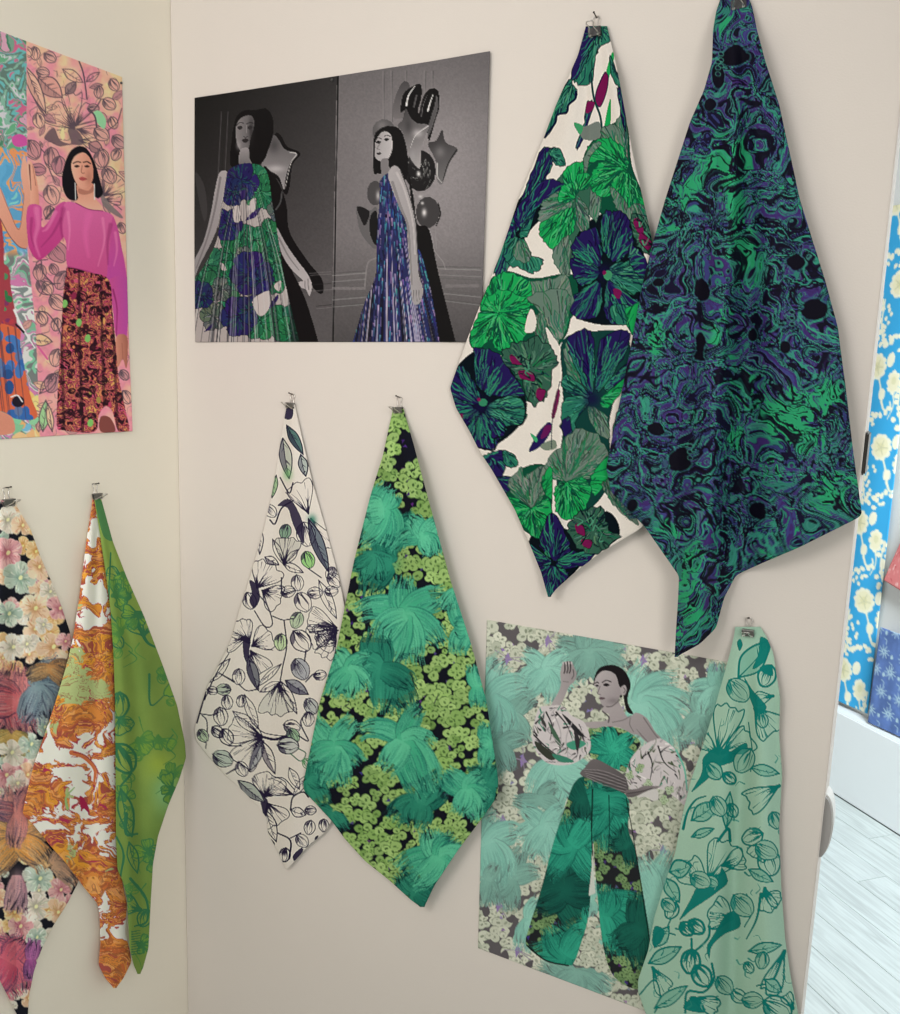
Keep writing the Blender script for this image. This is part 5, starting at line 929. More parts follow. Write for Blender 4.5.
    for P, sd in ((L, 0), (R_, 1)):
        A.setclip(P); T = A.T; A.T = (0, 0, 1)
        scatter(A, (525, 770, 655, 995), 10.5, 6.2, ((110, 146, 98), (40, 62, 40), (146, 178, 120), 0), None, .85, (76, 56, 120))
        tb = ((56, 176, 146), (34, 140, 116), (6, 70, 64), (8, 34, 36)); td = ((28, 112, 94), (18, 84, 74), (6, 44, 44), (8, 24, 28))
        if sd == 0:
            bloom(A, 565, 890, 40, [(-100, .8, .4, 0), (60, .8, .4, 0), (160, .7, .4, 0), (0, .8, .4, 0)], td, 40, 3); bloom(A, 572, 845, 30, star(6, 1, .34, 10, 30, r), tb, 36, 3); bloom(A, 566, 955, 30, star(6, 1., .4, 0, 20, r), tb, 36, 3); bloom(A, 582, 800, 26, [(-60, 1, .4, 0), (-120, 1, .4, 0), (90, .6, .4, 0)], td, 30); bloom(A, 590, 925, 14, star(4, 1, .4, 0, 20, r), tb, 20)
        else:
            bloom(A, 607, 800, 40, [(90, 1., .3, 0), (60, .9, .3, 0), (120, .9, .3, 0), (-60, .5, .4, 0), (-120, .5, .4, 0), (0, .6, .3, 40), (180, .6, .3, -40)], tb, 40, 5); bloom(A, 600, 915, 40, [(-30, .8, .4, 50), (30, 1., .36, 50), (80, .8, .3, 0), (-80, .6, .4, 0)], tb, 40, 4); bloom(A, 640, 930, 30, [(-90, 1, .4, 0), (90, 1, .4, 0), (150, .8, .4, 0)], td, 36); bloom(A, 620, 785, 14, [(0, 1, .4, 0), (180, 1, .4, 0)], td, 20); bloom(A, 628, 845, 16, star(4, 1, .4, 0, 20, r), td, 20)
        A.T = T; A.setclip(None)
    A.p([(424, 850), (434, 980), (410, 990), (418, 920)], (206, 214, 206)); A.l([(424, 620), (420, 760), (424, 850)], (8, 16, 18), 1.4, .8); A.l([(480, 640), (482, 760), (476, 840)], (8, 50, 48), 1., .5); A.l([(540, 650), (572, 830), (622, 1150)], (10, 16, 18), .8); A.l([(196, 1160), (262, 1212), (340, 1230)], (14, 24, 26), 1.4)
    bo = [(412, 410), (470, 404), (520, 410), (560, 430), (590, 462), (560, 510), (545, 545), (530, 560), (440, 520), (412, 500)]
    A.f(bo, (30, 34, 40)); A.setclip(bo); A.T = (0, 0, 1); scatter(A, (585, 725, 645, 775), 9, 5.6, ((120, 160, 104), (48, 72, 44), (170, 196, 140), 0), None, .8, (76, 56, 120)); bloom(A, 613, 750, 22, star(8, 1, .28, 0, 25, r), ((64, 190, 156), (40, 156, 128), (8, 90, 80), (10, 40, 40)), 40, 3); A.setclip(None); A.T = (470, 610, 3.46)
    A.f([(398, 545), (425, 516), (470, 532), (540, 580), (542, 635), (480, 608), (385, 572)], (112, 106, 108), 1, (84, 80, 82), 70)
    for k in range(9): A.l([(395 + k, 552 + k * 3), (460, 556 + k * 6), (540, 588 + k * 5)], (70, 66, 68) if k % 2 else (146, 140, 142), .6)
    sk, sd = (176, 168, 170), (118, 112, 114)
    A.f([(455, 345), (505, 310), (545, 370), (575, 355), (612, 375), (640, 420), (660, 446), (620, 462), (585, 435), (560, 428), (520, 408), (470, 402), (425, 410), (388, 392), (430, 386), (470, 382), (482, 362)], sk, 1, (150, 143, 145), 60)
    A.l([(555, 372), (552, 395), (565, 420)], sd, .8); A.l([(492, 388), (530, 380), (556, 365)], sd, .9); A.l([(458, 350), (480, 370), (478, 388)], (90, 84, 86), 1.4); A.l([(600, 372), (636, 425), (655, 448)], sd, 1.2); A.f([(575, 410), (620, 460), (596, 440)], sd, .8)
    A.T = (475, 615, 6.43)
    A.f([(482, 596), (538, 492), (552, 440), (548, 380), (556, 330), (572, 302), (618, 300), (640, 340), (654, 380), (640, 425), (604, 462), (566, 550), (524, 612)], sk, 1, (150, 144, 146), 0)
    for P in [[(575, 308), (578, 350), (572, 372)], [(592, 302), (596, 345), (590, 370)], [(610, 302), (614, 345), (606, 372)]]: A.l(P, (66, 62, 64), 1.4)
    for X in (566, 584, 602, 620): A.f([(X - 5, 310), (X, 300), (X + 6, 306), (X + 4, 320)], (196, 188, 190))
    A.l([(630, 350), (634, 385), (622, 410)], (84, 80, 82), .9); A.l([(566, 425), (600, 430)], sd, .7)
    def sleeve(P, N, sdv):
        A.f(P, (206, 200, 202)); A.setclip(P); P = np.array(P, float); lo, hi = P.min(0), P.max(0); rr = np.random.RandomState(sdv); c = (lo + hi) / 2
        for k in range(N):
            x, y = rr.uniform(lo[0], hi[0]), rr.uniform(lo[1], hi[1]); a = math.atan2(y - c[1], x - c[0]) + rr.uniform(-.7, .7) + 1.2; l_ = rr.uniform(3, 11)
            co = [(46, 44, 48), (40, 40, 44), (76, 90, 66), (60, 140, 112), (130, 124, 128), (170, 164, 168), (232, 228, 228), (190, 184, 190)][rr.randint(8)]
            A.l([(x, y), (x + l_ * .5 * math.cos(a) + rr.uniform(-1, 1), y + l_ * .5 * math.sin(a)), (x + l_ * math.cos(a), y + l_ * math.sin(a))], co, rr.uniform(.5, 2.2), .3)
        A.setclip(None)
    A.T = (0, 0, 1)
    sl = [(538, 710), (548, 706), (562, 706), (572, 716), (584, 722), (590, 738), (589, 752), (572, 764), (550, 764), (538, 754), (532, 738)]
    sr = [(644, 745), (654, 740), (662, 739), (676, 750), (684, 766), (688, 786), (687, 806), (676, 798), (664, 790), (650, 788), (632, 790), (626, 774), (632, 757)]
    sleeve(sl, 110, 3); sleeve(sr, 120, 8); A.l([(676, 750), (684, 768), (687, 790)], (110, 190, 170), 2, 1.4)
    for P in [[(534, 735), (544, 745), (558, 756), (572, 762)], [(546, 712), (552, 726), (550, 740)], [(556, 712), (566, 724), (572, 738)], [(648, 752), (652, 764), (650, 780)], [(658, 746), (664, 762), (676, 772)]]: A.l(P, (40, 40, 42), 1.6, .6)
    for P, c in [([(535, 741), (546, 748), (556, 757), (550, 760), (538, 750)], (58, 62, 54)), ([(548, 722), (556, 732), (562, 746), (556, 742)], (70, 100, 80)), ([(562, 714), (572, 722), (584, 736), (576, 733)], (40, 40, 44)), ([(566, 744), (578, 740), (586, 744), (574, 750)], (70, 150, 124)), ([(552, 754), (566, 757), (574, 762), (560, 762)], (60, 130, 108)), ([(540, 716), (546, 724), (545, 732)], (60, 62, 60)), ([(574, 730), (580, 740), (577, 752)], (52, 50, 54))]:
        A.f(P, c)
    for P in [[(540, 722), (556, 740), (572, 756)], [(553, 712), (560, 730), (561, 750)], [(572, 722), (566, 738), (568, 758)]]: A.l(P, (168, 162, 166), 1.2, .6)
    for (x, y) in [(630, 775), (640, 768), (648, 784), (664, 800), (670, 790)]: floret(A, x, y, 4.5, ((150, 176, 130), (70, 90, 60), (200, 214, 190), 0))
    A.T = (590, 760, 6.43); A.f([(228, 195), (300, 185), (350, 165), (440, 168), (470, 160), (420, 188), (350, 212), (280, 238), (238, 236)], (140, 132, 134), 1, (90, 84, 86), 90); A.l([(240, 215), (330, 200), (400, 180)], (60, 56, 58), .8); A.f([(300, 235), (420, 185), (440, 250), (400, 262), (370, 240)], (206, 204, 202))
    A.T = (590, 640, 6.43)
    A.f([(22, 290), (30, 235), (50, 192), (85, 168), (150, 160), (210, 188), (248, 240), (262, 300), (246, 350), (244, 410), (278, 474), (240, 462), (222, 410), (214, 360), (190, 300), (150, 240), (90, 215), (50, 240), (40, 280)], (26, 22, 26))
    A.f([(28, 290), (36, 245), (70, 205), (115, 198), (165, 225), (186, 290), (206, 320), (204, 350), (176, 390), (135, 420), (96, 428), (72, 410), (64, 385), (58, 366), (62, 350), (46, 345), (50, 318), (34, 300)], (184, 177, 179), 1, (150, 142, 145), 30)
    A.f([(196, 310), (222, 290), (236, 315), (226, 350), (206, 352)], (170, 162, 164)); A.l([(214, 305), (226, 322), (216, 340)], (96, 90, 92), .8); A.ell(200, 362, 9, 9, 0, (30, 28, 30))
    A.f([(84, 288), (104, 278), (128, 290), (104, 298)], (30, 26, 30)); A.f([(34, 294), (48, 286), (56, 296), (44, 300)], (30, 26, 30)); A.l([(78, 272), (104, 258), (134, 268)], (40, 34, 38), 1); A.l([(32, 278), (44, 270), (54, 276)], (40, 34, 38), 1); A.l([(64, 296), (52, 330), (48, 344), (66, 350)], (110, 103, 106), .8); A.f([(58, 372), (76, 366), (98, 374), (80, 384), (62, 382)], (96, 80, 86)); A.glow(150, 390, 40, 20, (110, 103, 106), .5); A.l([(105, 428), (140, 424), (190, 385)], (96, 90, 92), 1)
    A.T = (0, 0, 1); A.blur(1)
    return A

def art_blue():
    A = Art(-.02, -.02, .42, 1.82, (64, 168, 222), 420, 41); r = A.r; cr = (240, 238, 214)
    y = -.05; k = 0
    while y < 1.85:
        for j in range(-1, 4):
            x = j * .145 + (k % 2) * .05
            for q in range(10): a = q * .628; A.ell(x + .05 + .026 * math.cos(a), y + .04 + .03 * math.sin(a), .012, .011, 0, cr)
            A.ell(x + .05, y + .04, .026, .03, 0, (236, 232, 196)); A.ell(x + .05, y + .04, .012, .013, 0, (226, 222, 178))
            for q in range(5): a = q * 1.26; A.l([(x + .05, y + .04), (x + .05 + .022 * math.cos(a), y + .04 + .022 * math.sin(a))], (206, 206, 170), .003)
            A.ell(x + .1, y + .02, .014, .022, 10, cr); A.l([(x + .06, y + .07), (x + .075, y + .11), (x + .085, y + .15)], cr, .006); A.ell(x + .08, y + .12, .013, .018, 0, cr); A.l([(x + .08, y + .14), (x + .095, y + .165), (x + .115, y + .155), (x + .112, y + .14)], cr, .008, .005)
            for q in range(9):
                t = q / 8; bx, by = x + .0 + t * .115, y + .215 - t * .05; A.ell(bx + r.uniform(-.004, .004), by + r.uniform(-.008, .008), .01, .007, r.uniform(0, 180), cr)
            for q in range(7): A.ell(x - .005 + r.uniform(-.012, .012), y + .09 + q * .017, .009, .008, r.uniform(0, 180), cr)
            A.l([(x + .0, y + .08), (x - .004, y + .15), (x + .01, y + .2)], cr, .006)
            for q in range(8): a = q * .785; A.ell(x + .118 + .016 * math.cos(a), y + .085 + .026 * math.sin(a), .009, .01, 0, cr)
            A.ell(x + .118, y + .085, .017, .026, 0, (236, 232, 200)); A.ell(x + .118, y + .08, .008, .012, 0, (222, 220, 180))
            for q in range(9): A.ell(x + .03 + r.uniform(-.03, .07), y + .2 + r.uniform(-.02, .03), .008, .006, r.uniform(0, 180), cr); A.ell(x + .02 + r.uniform(-.012, .02), y + .1 + q * .012, .007, .006, r.uniform(0, 180), cr)
            A.l([(x + .118, y + .11), (x + .125, y + .15), (x + .11, y + .19)], cr, .005, .003)
        y += .235; k += 1
    return A

def art_denim():
    A = Art(-.02, -.02, .62, .5, (96, 122, 178), 500, 43); r = A.r; c = (176, 204, 216)
    x, y = A.grid(); A.im *= (1 + (fbm(x * 40, y * 40, 5, 3) - .5) * .3)[..., None]
    for j in range(7):
        for i in range(9):
            cx, cy = i * .075 + (j % 2) * .037 + r.uniform(-.008, .008), j * .075 + r.uniform(-.008, .008)
            for q in range(9): a = q * .7; A.l([(cx + .008 * math.cos(a), cy + .008 * math.sin(a)), (cx + .024 * math.cos(a + .25), cy + .024 * math.sin(a + .25))], c, .0045, .003)
            A.ell(cx, cy, .008, .008, 0, c); A.ell(cx, cy, .004, .004, 0, (110, 136, 186)); A.ell(cx + .037, cy + .01, .006, .008, 0, c); A.l([(cx + .03, cy + .03), (cx + .042, cy + .036), (cx + .04, cy + .05)], c, .003)
    return A

def art_coral():
    A = Art(-.02, -.02, .5, .5, (214, 128, 128), 300, 47); r = A.r
    for k in range(900): x, y = r.uniform(-.02, .5, 2); A.ell(x, y, r.uniform(.002, .007), r.uniform(.002, .005), r.uniform(0, 180), [(236, 196, 190), (224, 150, 146), (196, 96, 100)][r.randint(3)], 1, 8)
    return A
# ---------------------------------------------------------------- ART END
# ---------------------------------------------------------------- printed sheets and fabrics
GAIN = .97
def albedo(c, g=GAIN): return np.clip(lin(np.clip(c, 0, 1)) / g, 0, .93)
paper = mat('printed_photo_paper', (1, 1, 1), .5, .1, attr='print')
cotton = mat('printed_cotton', (1, 1, 1), .9, .05, attr='print', bump=.08, bscale=1500)
satin = mat('printed_satin', (1, 1, 1), .65, .08, attr='print', bump=.12, bscale=1500)
art_cache = {}

def poster(W, corners, art, label, off=.0015, dens=1.2, curl=(), cat='poster', maxpx=400, gain=GAIN):
    art.finish(.5, .015)
    Q = np.array([onw(W, np.array(float(x)), np.array(float(y)), off) for x, y in corners])      # tl, tr, br, bl
    w = np.hypot(corners[1][0] - corners[0][0], corners[1][1] - corners[0][1]); h = max(abs(corners[3][1] - corners[0][1]), abs(corners[2][1] - corners[1][1]))
    u = np.linspace(0, 1, int(min(w, maxpx) * dens))[None, :, None]; v = np.linspace(0, 1, int(h * dens))[:, None, None]
    P = (Q[0] * (1 - u) + Q[1] * u) * (1 - v) + (Q[3] * (1 - u) + Q[2] * u) * v
    X, Y = proj(P); C = albedo(art.at(X, Y), gain)
    for (cu, cv, su, sv, amp) in curl: P = P + W[1] * (amp * np.exp(-((u - cu) / su) ** 2 - ((v - cv) / sv) ** 2))
    return tag(grid_obj('poster', P, W[1], C, paper, .0012), label, cat)

def swatch(W, Lf, Rt, art, label, m, d0=.012, ridges=(), dens=1.0, group=None, top=.006, wob=.002, seed=1, gain=GAIN):
    """hanging cloth: side outlines in the survey frame, ridges = (polyline, width, height, sharp)"""
    art.finish(); Lf, Rt = np.array(Lf, float), np.array(Rt, float)
    y0, y1 = min(Lf[0, 1], Rt[0, 1]), max(Lf[-1, 1], Rt[-1, 1])
    def side(S, y):
        o = np.argsort(S[:, 1], kind='stable'); x = np.interp(y, S[o, 1], S[o, 0]); k = np.pad(x, 3, mode='edge'); return sum(k[i:i + len(x)] for i in range(7)) / 7
    n = int((y1 - y0) * dens); y = np.linspace(y0, y1, n); xl, xr = side(Lf, y), side(Rt, y); k = int(max(xr - xl) * dens)
    u = np.linspace(0, 1, k)[None]; X = xl[:, None] * (1 - u) + xr[:, None] * u; Y = np.repeat(y[:, None], k, 1)
    v = (Y - y0) / (y1 - y0)
    C = albedo(art.at(X, Y), gain)
    D = np.zeros_like(X)
    for line, w, h, sharp in ridges:
        ln = np.array(line, float); c = np.interp(Y, ln[:, 1], ln[:, 0]); ww = np.asarray(w, float) if np.isscalar(w) else np.interp(Y, ln[:, 1], w); hh = h if np.isscalar(h) else np.interp(Y, ln[:, 1], h)
        t = (X - c) / ww
        g = np.exp(-np.abs(t)) if sharp == 1 else np.exp(-t * t) if sharp == 0 else np.where(t < 0, np.exp(-(t / 2.2) ** 2), np.exp(-(t * 1.6) ** 2)) if sharp == 2 else np.tanh(t)
        D = D + hh * g
    r = np.random.RandomState(seed)
    for q in range(4): D = D + wob * np.sin(X / r.uniform(14, 40) + Y / r.uniform(40, 120) + r.uniform(0, 6)) * np.clip(v * 3, 0, 1) * .5
    ed = np.minimum(u, 1 - u) * (xr - xl)[:, None]                      # edges fall back towards the wall
    D = D - .0025 * np.exp(-ed / 6)
    fade = np.clip((Y - y0) / 60, 0, 1); fade = fade * fade * (3 - 2 * fade)
    off = np.maximum(top + (d0 - top + D) * fade, .003)
    P = on_plane(X, Y, W[0] + W[1] * off[..., None], W[1])
    o = grid_obj('fabric_swatch', P, W[1], C, m, .0014)
    return tag(o, label, 'fabric swatch', group)

bw = poster(MAIN, [(195, 98), (491, 52), (482, 342), (196, 342)], art_bw(), 'landscape poster of two monochrome photos, models in long printed dresses with balloons', curl=((1, .5, .12, 2, .004), (0, .6, .1, .6, .003)))
q = onw(MAIN, np.array([487., 478.]), np.array([620., 948.])); hgt = q[0, 2] - q[1, 2]; tr = q[0] + np.array((hgt * .705, 0, .004)); br = q[1] + np.array((hgt * .705, 0, .003))
ttr, tbr = proj(tr), proj(br)
poster(MAIN, [(487, 620), (float(ttr[0]), float(ttr[1])), (float(tbr[0]), float(tbr[1])), (478, 948)], art_teal(), 'portrait poster of a grey-toned woman in puff sleeves against pale aqua blossoms')
q = onw(LEFT, np.array([122., 131.]), np.array([77., 431.])); hgt = q[0, 2] - q[1, 2]; tl, bl = q[0] - np.array((0, hgt * .705, 0)), q[1] - np.array((0, hgt * .705, 0)); a, b = proj(tl), proj(bl)
poster(LEFT, [(float(a[0]), float(a[1])), (122, 77), (131, 431), (float(b[0]), float(b[1]))], art_pink(), 'tall colourful poster of a woman in a pink satin top before sketched flowers', dens=1.12, curl=((1, 1, .2, .2, .004),), maxpx=270, gain=.72)

# fabrics on the partition
swatch(MAIN, [(287, 404), (282.5, 429), (277, 465), (270, 503), (261, 539), (249, 580), (240, 608), (231, 639), (226, 651), (207, 687), (199, 712), (194, 730), (196, 741), (208, 756), (226, 776), (241, 789), (257, 805), (266, 817), (268.5, 835), (279, 853), (285.5, 869)],
       [(294, 404), (303, 444), (312, 482), (326, 531), (339, 580), (346, 615), (352, 660), (355, 720), (348, 785), (331, 822), (324, 833), (308, 846), (290, 866), (286.5, 869)], art_sketch(), 'white swatch with black ink-sketched flowers and buds, beside the green orchid swatch', cotton, .008,
       [([(291, 408), (306, 520), (322, 620), (330, 700)], (4, 14, 22, 26), .003, 0), ([(289, 408), (262, 640), (250, 800)], (3, 16, 20), -.005, 0), ([(290, 408), (300, 620), (290, 860)], (3, 14, 10), .003, 0)], 1.3, seed=2)
swatch(MAIN, [(393, 409), (391, 418), (383, 455), (370, 497), (354, 561), (337, 646), (320, 701), (303, 784), (304, 791), (331, 820), (345, 839), (365, 861), (389, 880), (412, 901), (421, 907)],
       [(403, 409), (412, 440), (426, 492), (450, 580), (471, 645), (486, 701), (498, 780), (497, 797), (483, 817), (458, 850), (434, 886), (424, 907)], art_green(), 'black-ground swatch crowded with lime orchid florets and teal feathery blooms', cotton, .023,
       [([(400, 410), (415, 520), (440, 700), (450, 850)], (5, 16, 30, 26), .007, 0), ([(396, 410), (370, 600), (345, 800)], (4, 16, 24), .005, 0), ([(398, 410), (392, 640), (400, 900)], (4, 16, 20), -.005, 0), ([(405, 410), (450, 580), (490, 760)], (3, 8, 12), .004, 0)], 1.12, seed=3)
swatch(MAIN, [(586, 26), (578, 55), (556, 105), (543, 140), (520, 195), (500, 255), (480, 305), (465, 345), (450, 388), (456, 408), (470, 432), (480, 452), (492, 470), (515, 510), (530, 545), (541, 572), (548, 597)],
       [(607, 27), (615, 60), (620, 85), (628, 130), (635, 165), (643, 200), (652, 240), (672, 330), (684, 410), (676, 490), (640, 529), (625, 538), (600, 553), (575, 572), (556, 589), (550, 597)], art_lily(), 'white swatch with large emerald lilies and navy hibiscus, partly behind the navy one', cotton, .012,
       [([(596, 30), (582, 200), (562, 380), (552, 590)], (5, 16, 14, 10), (.002, .006, .009, .014), 2), ([(604, 30), (628, 160), (650, 300)], (4, 12, 20), .010, 0), ([(590, 30), (530, 260), (480, 400)], (4, 18, 24), .004, 0), ([(592, 30), (566, 300), (530, 540)], (4, 14, 14), -.005, 0), ([(600, 560), (604, 590)], (40, 40), .008, 0)], 1.2, seed=4, gain=1.04)
swatch(MAIN, [(722, -6), (716, 12), (713, 30), (712, 62), (704, 90), (690, 122), (665, 200), (652, 246), (641, 290), (632, 340), (620, 400), (606, 468), (611, 492), (645, 527), (679, 576), (678, 600), (676, 630), (674.5, 657)],
       [(747, -6), (752, 6), (757, 30), (765, 60), (779, 104), (800, 200), (825, 280), (838, 328), (840, 345), (846, 390), (853, 450), (862, 515), (858, 518), (800, 547), (760, 564), (736, 575), (724, 598), (716, 628), (700, 644), (676, 657)], art_navy(), 'navy and emerald marbled swatch, the largest, hanging in a deep central fold', satin, .030,
       [([(733, 0), (735, 120), (728, 260), (716, 400), (708, 540), (694, 650)], (9, 16, 19, 20, 19, 16), (.004, .022, .034, .040, .044, .036), 2), ([(745, 0), (765, 200), (795, 400), (815, 540)], (6, 22, 34, 40), (.003, .010, .012, .010), 0), ([(720, 0), (690, 200), (655, 400), (640, 520)], (5, 18, 24, 24), (.002, .006, .006, .004), 0), ([(728, 0), (712, 200), (682, 400), (676, 520)], (4, 12, 16, 16), (-.002, -.012, -.020, -.016), 0), ([(738, 0), (752, 240), (748, 420), (744, 560)], (4, 12, 16, 16), (-.002, -.014, -.022, -.020), 0)], 1.02, seed=5, gain=.9)
swatch(MAIN, [(735, 629), (734, 636), (730, 653), (722, 682), (714, 710), (705, 739), (691, 780), (683, 812), (675, 853), (665, 882), (654, 918), (648, 951), (638, 980), (638, 992), (646, 1014), (656, 1050)],
       [(760, 627), (766, 636), (773, 653), (780, 698), (779, 735), (782, 775), (779, 828), (781, 886), (785, 939), (791, 980), (798, 1014), (800, 1050)], art_sheer(), 'pale mint swatch printed with teal line flowers, hanging over the poster edge', cotton, .020,
       [([(748, 630), (742, 760), (734, 880), (730, 1040)], (6, 9, 10, 12), (.004, -.012, -.016, -.018), 0), ([(742, 630), (718, 800), (690, 1000)], (6, 18, 26), (.003, .008, .010), 0), ([(756, 630), (762, 800), (768, 1000)], (5, 12, 16), (.004, .014, .016), 0), ([(775, 660), (780, 800), (790, 1000)], (6, 7, 9), (-.004, -.010, -.008), 0)], 1.2, seed=6, gain=.86)
# fabrics on the side wall
swatch(LEFT, [(2, 500), (-6, 520), (-22, 580), (-40, 660), (-52, 760), (-44, 860), (-20, 940), (10, 1000), (25, 1030)],
       [(15, 500), (17, 507), (30, 528), (41, 558), (52, 583), (61, 605), (70, 632), (78, 690), (86, 780), (84, 850), (78, 883), (67, 904), (53, 926), (42, 948), (34, 971), (29, 996), (27, 1030)], art_dark(), 'black-ground swatch of soft multicoloured watercolour flowers, next to the orange one', cotton, .008,
       [([(8, 500), (18, 640), (20, 800), (22, 1000)], (4, 8, 9, 8), (.002, -.008, -.012, -.012), 0), ([(10, 500), (38, 700), (44, 900)], (4, 14, 18), .003, 0), ([(4, 500), (-4, 760), (6, 980)], (4, 14, 12), .008, 0)], 1.15, seed=7, gain=.7)
swatch(LEFT, [(93, 498), (92, 509), (88, 533), (83, 572), (79, 603), (73, 641), (66, 669), (57, 699), (46, 732), (34, 766), (25, 803), (23, 814), (34, 825), (50, 845), (67, 864), (84, 887), (98, 904), (100, 915), (101, 943), (99, 965), (106, 979), (114, 988)],
       [(98, 498), (104, 533), (108, 567), (112, 603), (117, 647), (119, 691), (120, 749), (120, 850), (123, 887), (127, 904), (126, 920), (125, 932), (130, 951), (131.5, 962), (123, 979), (116, 988)], art_orange(), 'white swatch marbled in orange and rust, sharing a clip with the lime one', cotton, .022,
       [([(96, 500), (84, 640), (60, 800)], (3, 10, 16), .006, 0), ([(97, 500), (104, 640), (106, 900)], (3, 8, 8), .001, 0), ([(96, 500), (94, 700), (86, 880)], (3, 8, 10), -.006, 0), ([(115, 890), (108, 940), (112, 990)], (8, 8, 8), (0, -.008, .008), 0)], 1.25, seed=8, gain=.7, top=.004)
swatch(LEFT, [(94.5, 498), (99, 525), (102, 545), (106, 572), (111, 610), (114, 655), (115.5, 700), (116, 760), (116.5, 840), (118, 870), (123, 881), (127.5, 898), (130, 948), (134, 965), (138, 974)],
       [(101, 498), (113, 542), (127, 578), (144, 616), (163, 666), (177, 705), (185, 743), (186, 758), (179, 780), (168, 806), (158, 836), (153, 864), (151, 898), (148.5, 948), (143, 968), (140, 974)], art_lime(), 'olive-green swatch with darker tone-on-tone flowers, in front of the orange one', cotton, .035,
       [([(98, 500), (122, 640), (128, 800), (132, 960)], (3, 7, 7, 6), .007, 0), ([(99, 500), (148, 680), (160, 780)], (3, 10, 12), .005, 0), ([(99, 500), (134, 680), (142, 880)], (3, 7, 8), -.006, 0)], 1.25, seed=9, gain=.7, top=.012)

# ---------------------------------------------------------------- binder clips, nails, pins
clip_black = mat('black_clip_steel', (.018, .018, .02), .35, .5); chrome = mat('bright_wire', (.62, .60, .57), .28, .5, .9); nailm = mat('dark_nail', (.05, .045, .04), .45, .5, .7); pinm = mat('dark_pin', (.06, .06, .06), .4, .5)
clip_grey = mat('grey_clip_steel', (.16, .155, .145), .35, .5, .5)
def clip(W, px, py, wid, tilt, label, holds, nail_len=.017, body=None, base=.006, hs=1.0, lift=.3):
    """binder clip: sprung body gripping the cloth, rear wire handle up to the nail, front handle sticking out"""
    o0 = onw(W, np.array(float(px)), np.array(float(py)), base); ax = W[2] if W is MAIN else W[2]; nz = W[1]
    root = bpy.data.objects.new('binder_clip', None); COL.objects.link(root); root.location = o0; root.empty_display_size = .01
    tag(root, label, 'clip', 'binder clips')
    ca, sa = math.cos(math.radians(tilt)), math.sin(math.radians(tilt))
    def L(x, d, z):                                                   # along the wall, out of the wall, up
        return tuple(ax * (x * ca - z * sa) + nz * d + np.array((0, 0, x * sa + z * ca)))
    h, dp = wid * .58, wid * .42
    prof = [(.0008, 0), (.0016, 0), (dp * .55, h * .92), (dp * .5, h), (-dp * .5, h), (-dp * .55, h * .92), (-.0016, 0), (-.0008, 0), (-dp * .46, h * .9), (dp * .46, h * .9)]
    bm = bmesh.new(); A_ = [bm.verts.new(L(-wid / 2, d, z)) for d, z in prof]; B_ = [bm.verts.new(L(wid / 2, d, z)) for d, z in prof]; n = len(prof)
    for i in range(n): j = (i + 1) % n; bm.faces.new((A_[i], A_[j], B_[j], B_[i]))
    bm.faces.new(A_[::-1]); bm.faces.new(B_)
    bm_obj('clip_body', bm, body or clip_black, root)
    bm = bmesh.new()
    for s in (-1, 1):
        for e in (-1, 1): tube(bm, [L(e * wid * .32 - wid * .09, s * .0028, .0006), L(e * wid * .32 + wid * .09, s * .0028, .0006)], .0015, 8)
    bm_obj('clip_lip', bm, chrome, root)
    def handle(s, ang, ln):
        c, q = math.cos(ang), math.sin(ang)
        pts = [(-.36, 0), (-.3, .25), (-.17, .55), (-.2, .72), (-.3, .86), (-.22, .97), (0, 1.), (.22, .97), (.3, .86), (.2, .72), (.17, .55), (.3, .25), (.36, 0)]
        bm = bmesh.new(); tube(bm, [L(a * wid, s * .0026 + s * q * b * ln, c * b * ln) for a, b in pts], .0008, 6)
        bm_obj('wire_handle', bm, chrome, root, True)
    ln = wid * 1.55 * hs
    handle(-1, .12, ln); handle(1, lift + .75, ln * .85)
    p = np.array(o0) + np.array(L(0, -.0026 - .12 * ln, ln - .0016))      # the nail passes through the upper loop
    p = p - nz * (np.dot(p - W[0], nz))
    nl = bpy.data.meshes.new('nail'); bm = bmesh.new(); e = np.array((0, 0, 1.)) * .0035 + nz * nail_len
    tube(bm, [p - nz * .004, p + e * .5, p + e * .94], .0009, 8); tube(bm, [p + e * .93, p + e], .0014, 8)
    tag(bm_obj('nail', bm, nailm), holds, 'nail', 'nails holding the clips')
clip(LEFT, 9, 506, .019, 0, 'binder clip gripping the black multicoloured flower swatch', 'thin nail above the black multicoloured flower swatch', .017, clip_grey, .009)
clip(LEFT, 97.5, 499, .017, 0, 'binder clip gripping the orange and lime swatches together', 'thin nail above the orange and lime swatches', .017, clip_grey, .012)
clip(MAIN, 290, 408, .016, -4, 'binder clip gripping the white ink-sketch swatch', 'thin nail above the white ink-sketch swatch', .013, clip_grey, .0075)
clip(MAIN, 398, 413, .017, 3, 'binder clip gripping the black and lime orchid swatch', 'thin nail above the black and lime orchid swatch', .013, clip_grey, .0075)
clip(MAIN, 595, 36, .018, 5, 'binder clip gripping the emerald lily swatch', 'thin nail above the emerald lily swatch', .013, clip_black, .009)
clip(MAIN, 739, 9, .019, 5, 'binder clip gripping the navy marbled swatch', 'thin nail above the navy marbled swatch', .013, clip_black, .009)
clip(MAIN, 748, 636, .016, 3, 'binder clip gripping the pale mint swatch', 'thin nail above the pale mint swatch', .013, clip_grey, .0085)
def pin(W, px, py, label):
    p = onw(W, np.array(float(px)), np.array(float(py)), .0025); n = W[1]
    bm = bmesh.new(); tube(bm, [p - n * .006, p, p + n * .0012, p + n * .002], [.0006, .0022, .002, .0009], 10); tag(bm_obj('map_pin', bm, pinm, None, True), label, 'pin', 'poster pins')
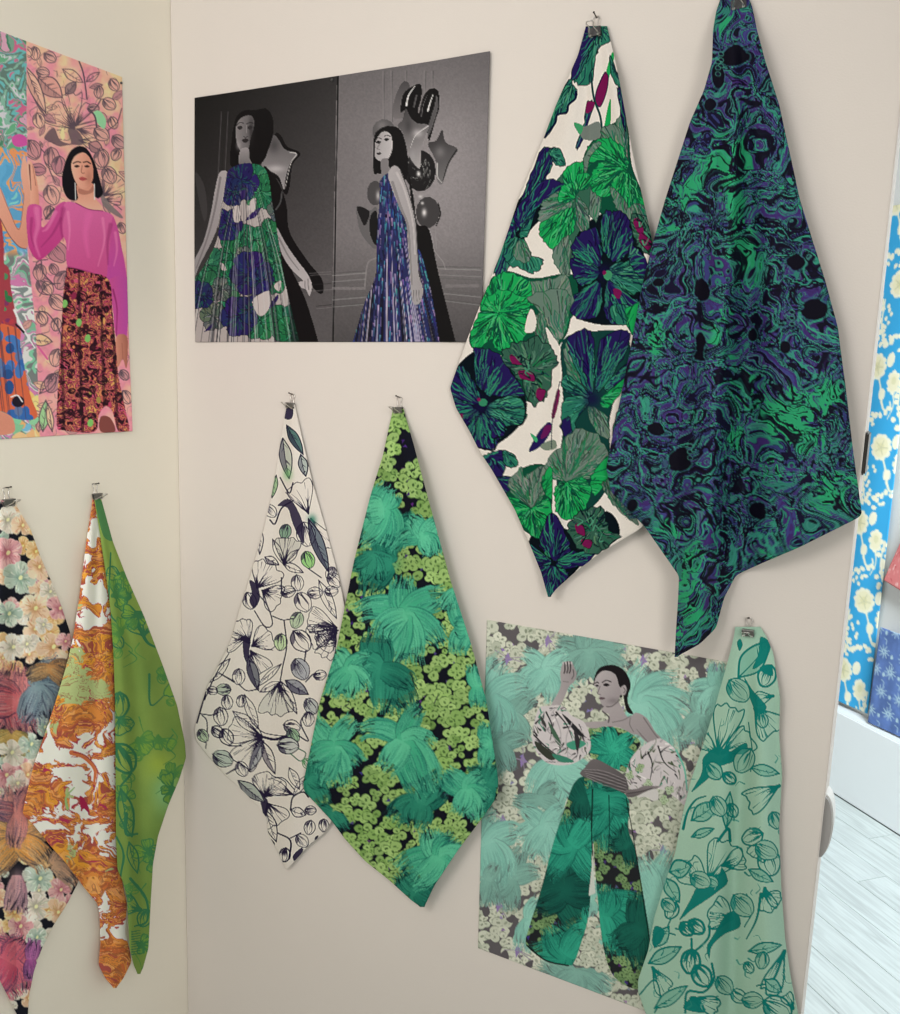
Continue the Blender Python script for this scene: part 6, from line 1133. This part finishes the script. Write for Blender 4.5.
pin(MAIN, 332, 80, 'dark pin in the top middle of the monochrome poster'); pin(MAIN, 487, 58, 'dark pin in the top corner of the monochrome poster beside the lily swatch'); pin(LEFT, 121.3, 83, 'dark pin in the top corner of the pink-top poster')

# ---------------------------------------------------------------- fabrics in the next room
def farsheet(corners, art, label, off, name='hanging_fabric', cat='fabric', fold=.006, m=cotton, scale=1.0):
    Q = np.array([onw(FW, np.array(float(x)), np.array(float(y)), off) for x, y in corners])
    w, h = np.linalg.norm(Q[1] - Q[0]), np.linalg.norm(Q[3] - Q[0]); u = np.linspace(0, 1, int(w / .004) + 2)[None, :, None]; v = np.linspace(0, 1, int(h / .004) + 2)[:, None, None]
    P = (Q[0] * (1 - u) + Q[1] * u) * (1 - v) + (Q[3] * (1 - u) + Q[2] * u) * v
    C = albedo(art.at((u * w / scale)[..., 0] + 0 * v[..., 0], (v * h / scale)[..., 0] + 0 * u[..., 0]))
    P = P + FN * (fold * np.sin(u * 9 + v * 2) * np.clip(v * 2, 0, 1))
    return tag(grid_obj(name, P, FN, C, m, .002), label, cat)
def farpx(px, py, off):                                             # survey on the far wall
    return onw(FW, np.array(float(px)), np.array(float(py)), off)
r0, r1 = farpx(866, 714, .02), farpx(899, 390, .02); zt = farpx(902, 204, .02)[2]
top_r = np.array((*r0[:2], zt)); wpan = .36
cs = [proj(top_r - FD * wpan), proj(top_r), proj(r0), proj(r0 - FD * wpan)]
farsheet([(float(a), float(b)) for a, b in cs], art_blue(), 'long sky-blue fabric panel with cream flowers in the bright room', .02, scale=1.2)
d0_ = farpx(869, 722, .045); d1 = farpx(883, 628, .045); wid = .5
tl_ = np.array((*d0_[:2], d1[2])); cs = [proj(tl_), proj(tl_ + FD * wid), proj(d0_ + FD * wid), proj(d0_)]
farsheet([(float(a), float(b)) for a, b in cs], art_denim(), 'denim-blue fabric with pale line flowers beside the sky-blue panel', .045, 'fabric_cloth', 'fabric')
farsheet([(900, 543), (960, 440), (975, 640), (884, 580)], art_coral(), 'coral speckled fabric corner above the denim-blue cloth', .05, 'fabric_cloth', 'fabric', .002)
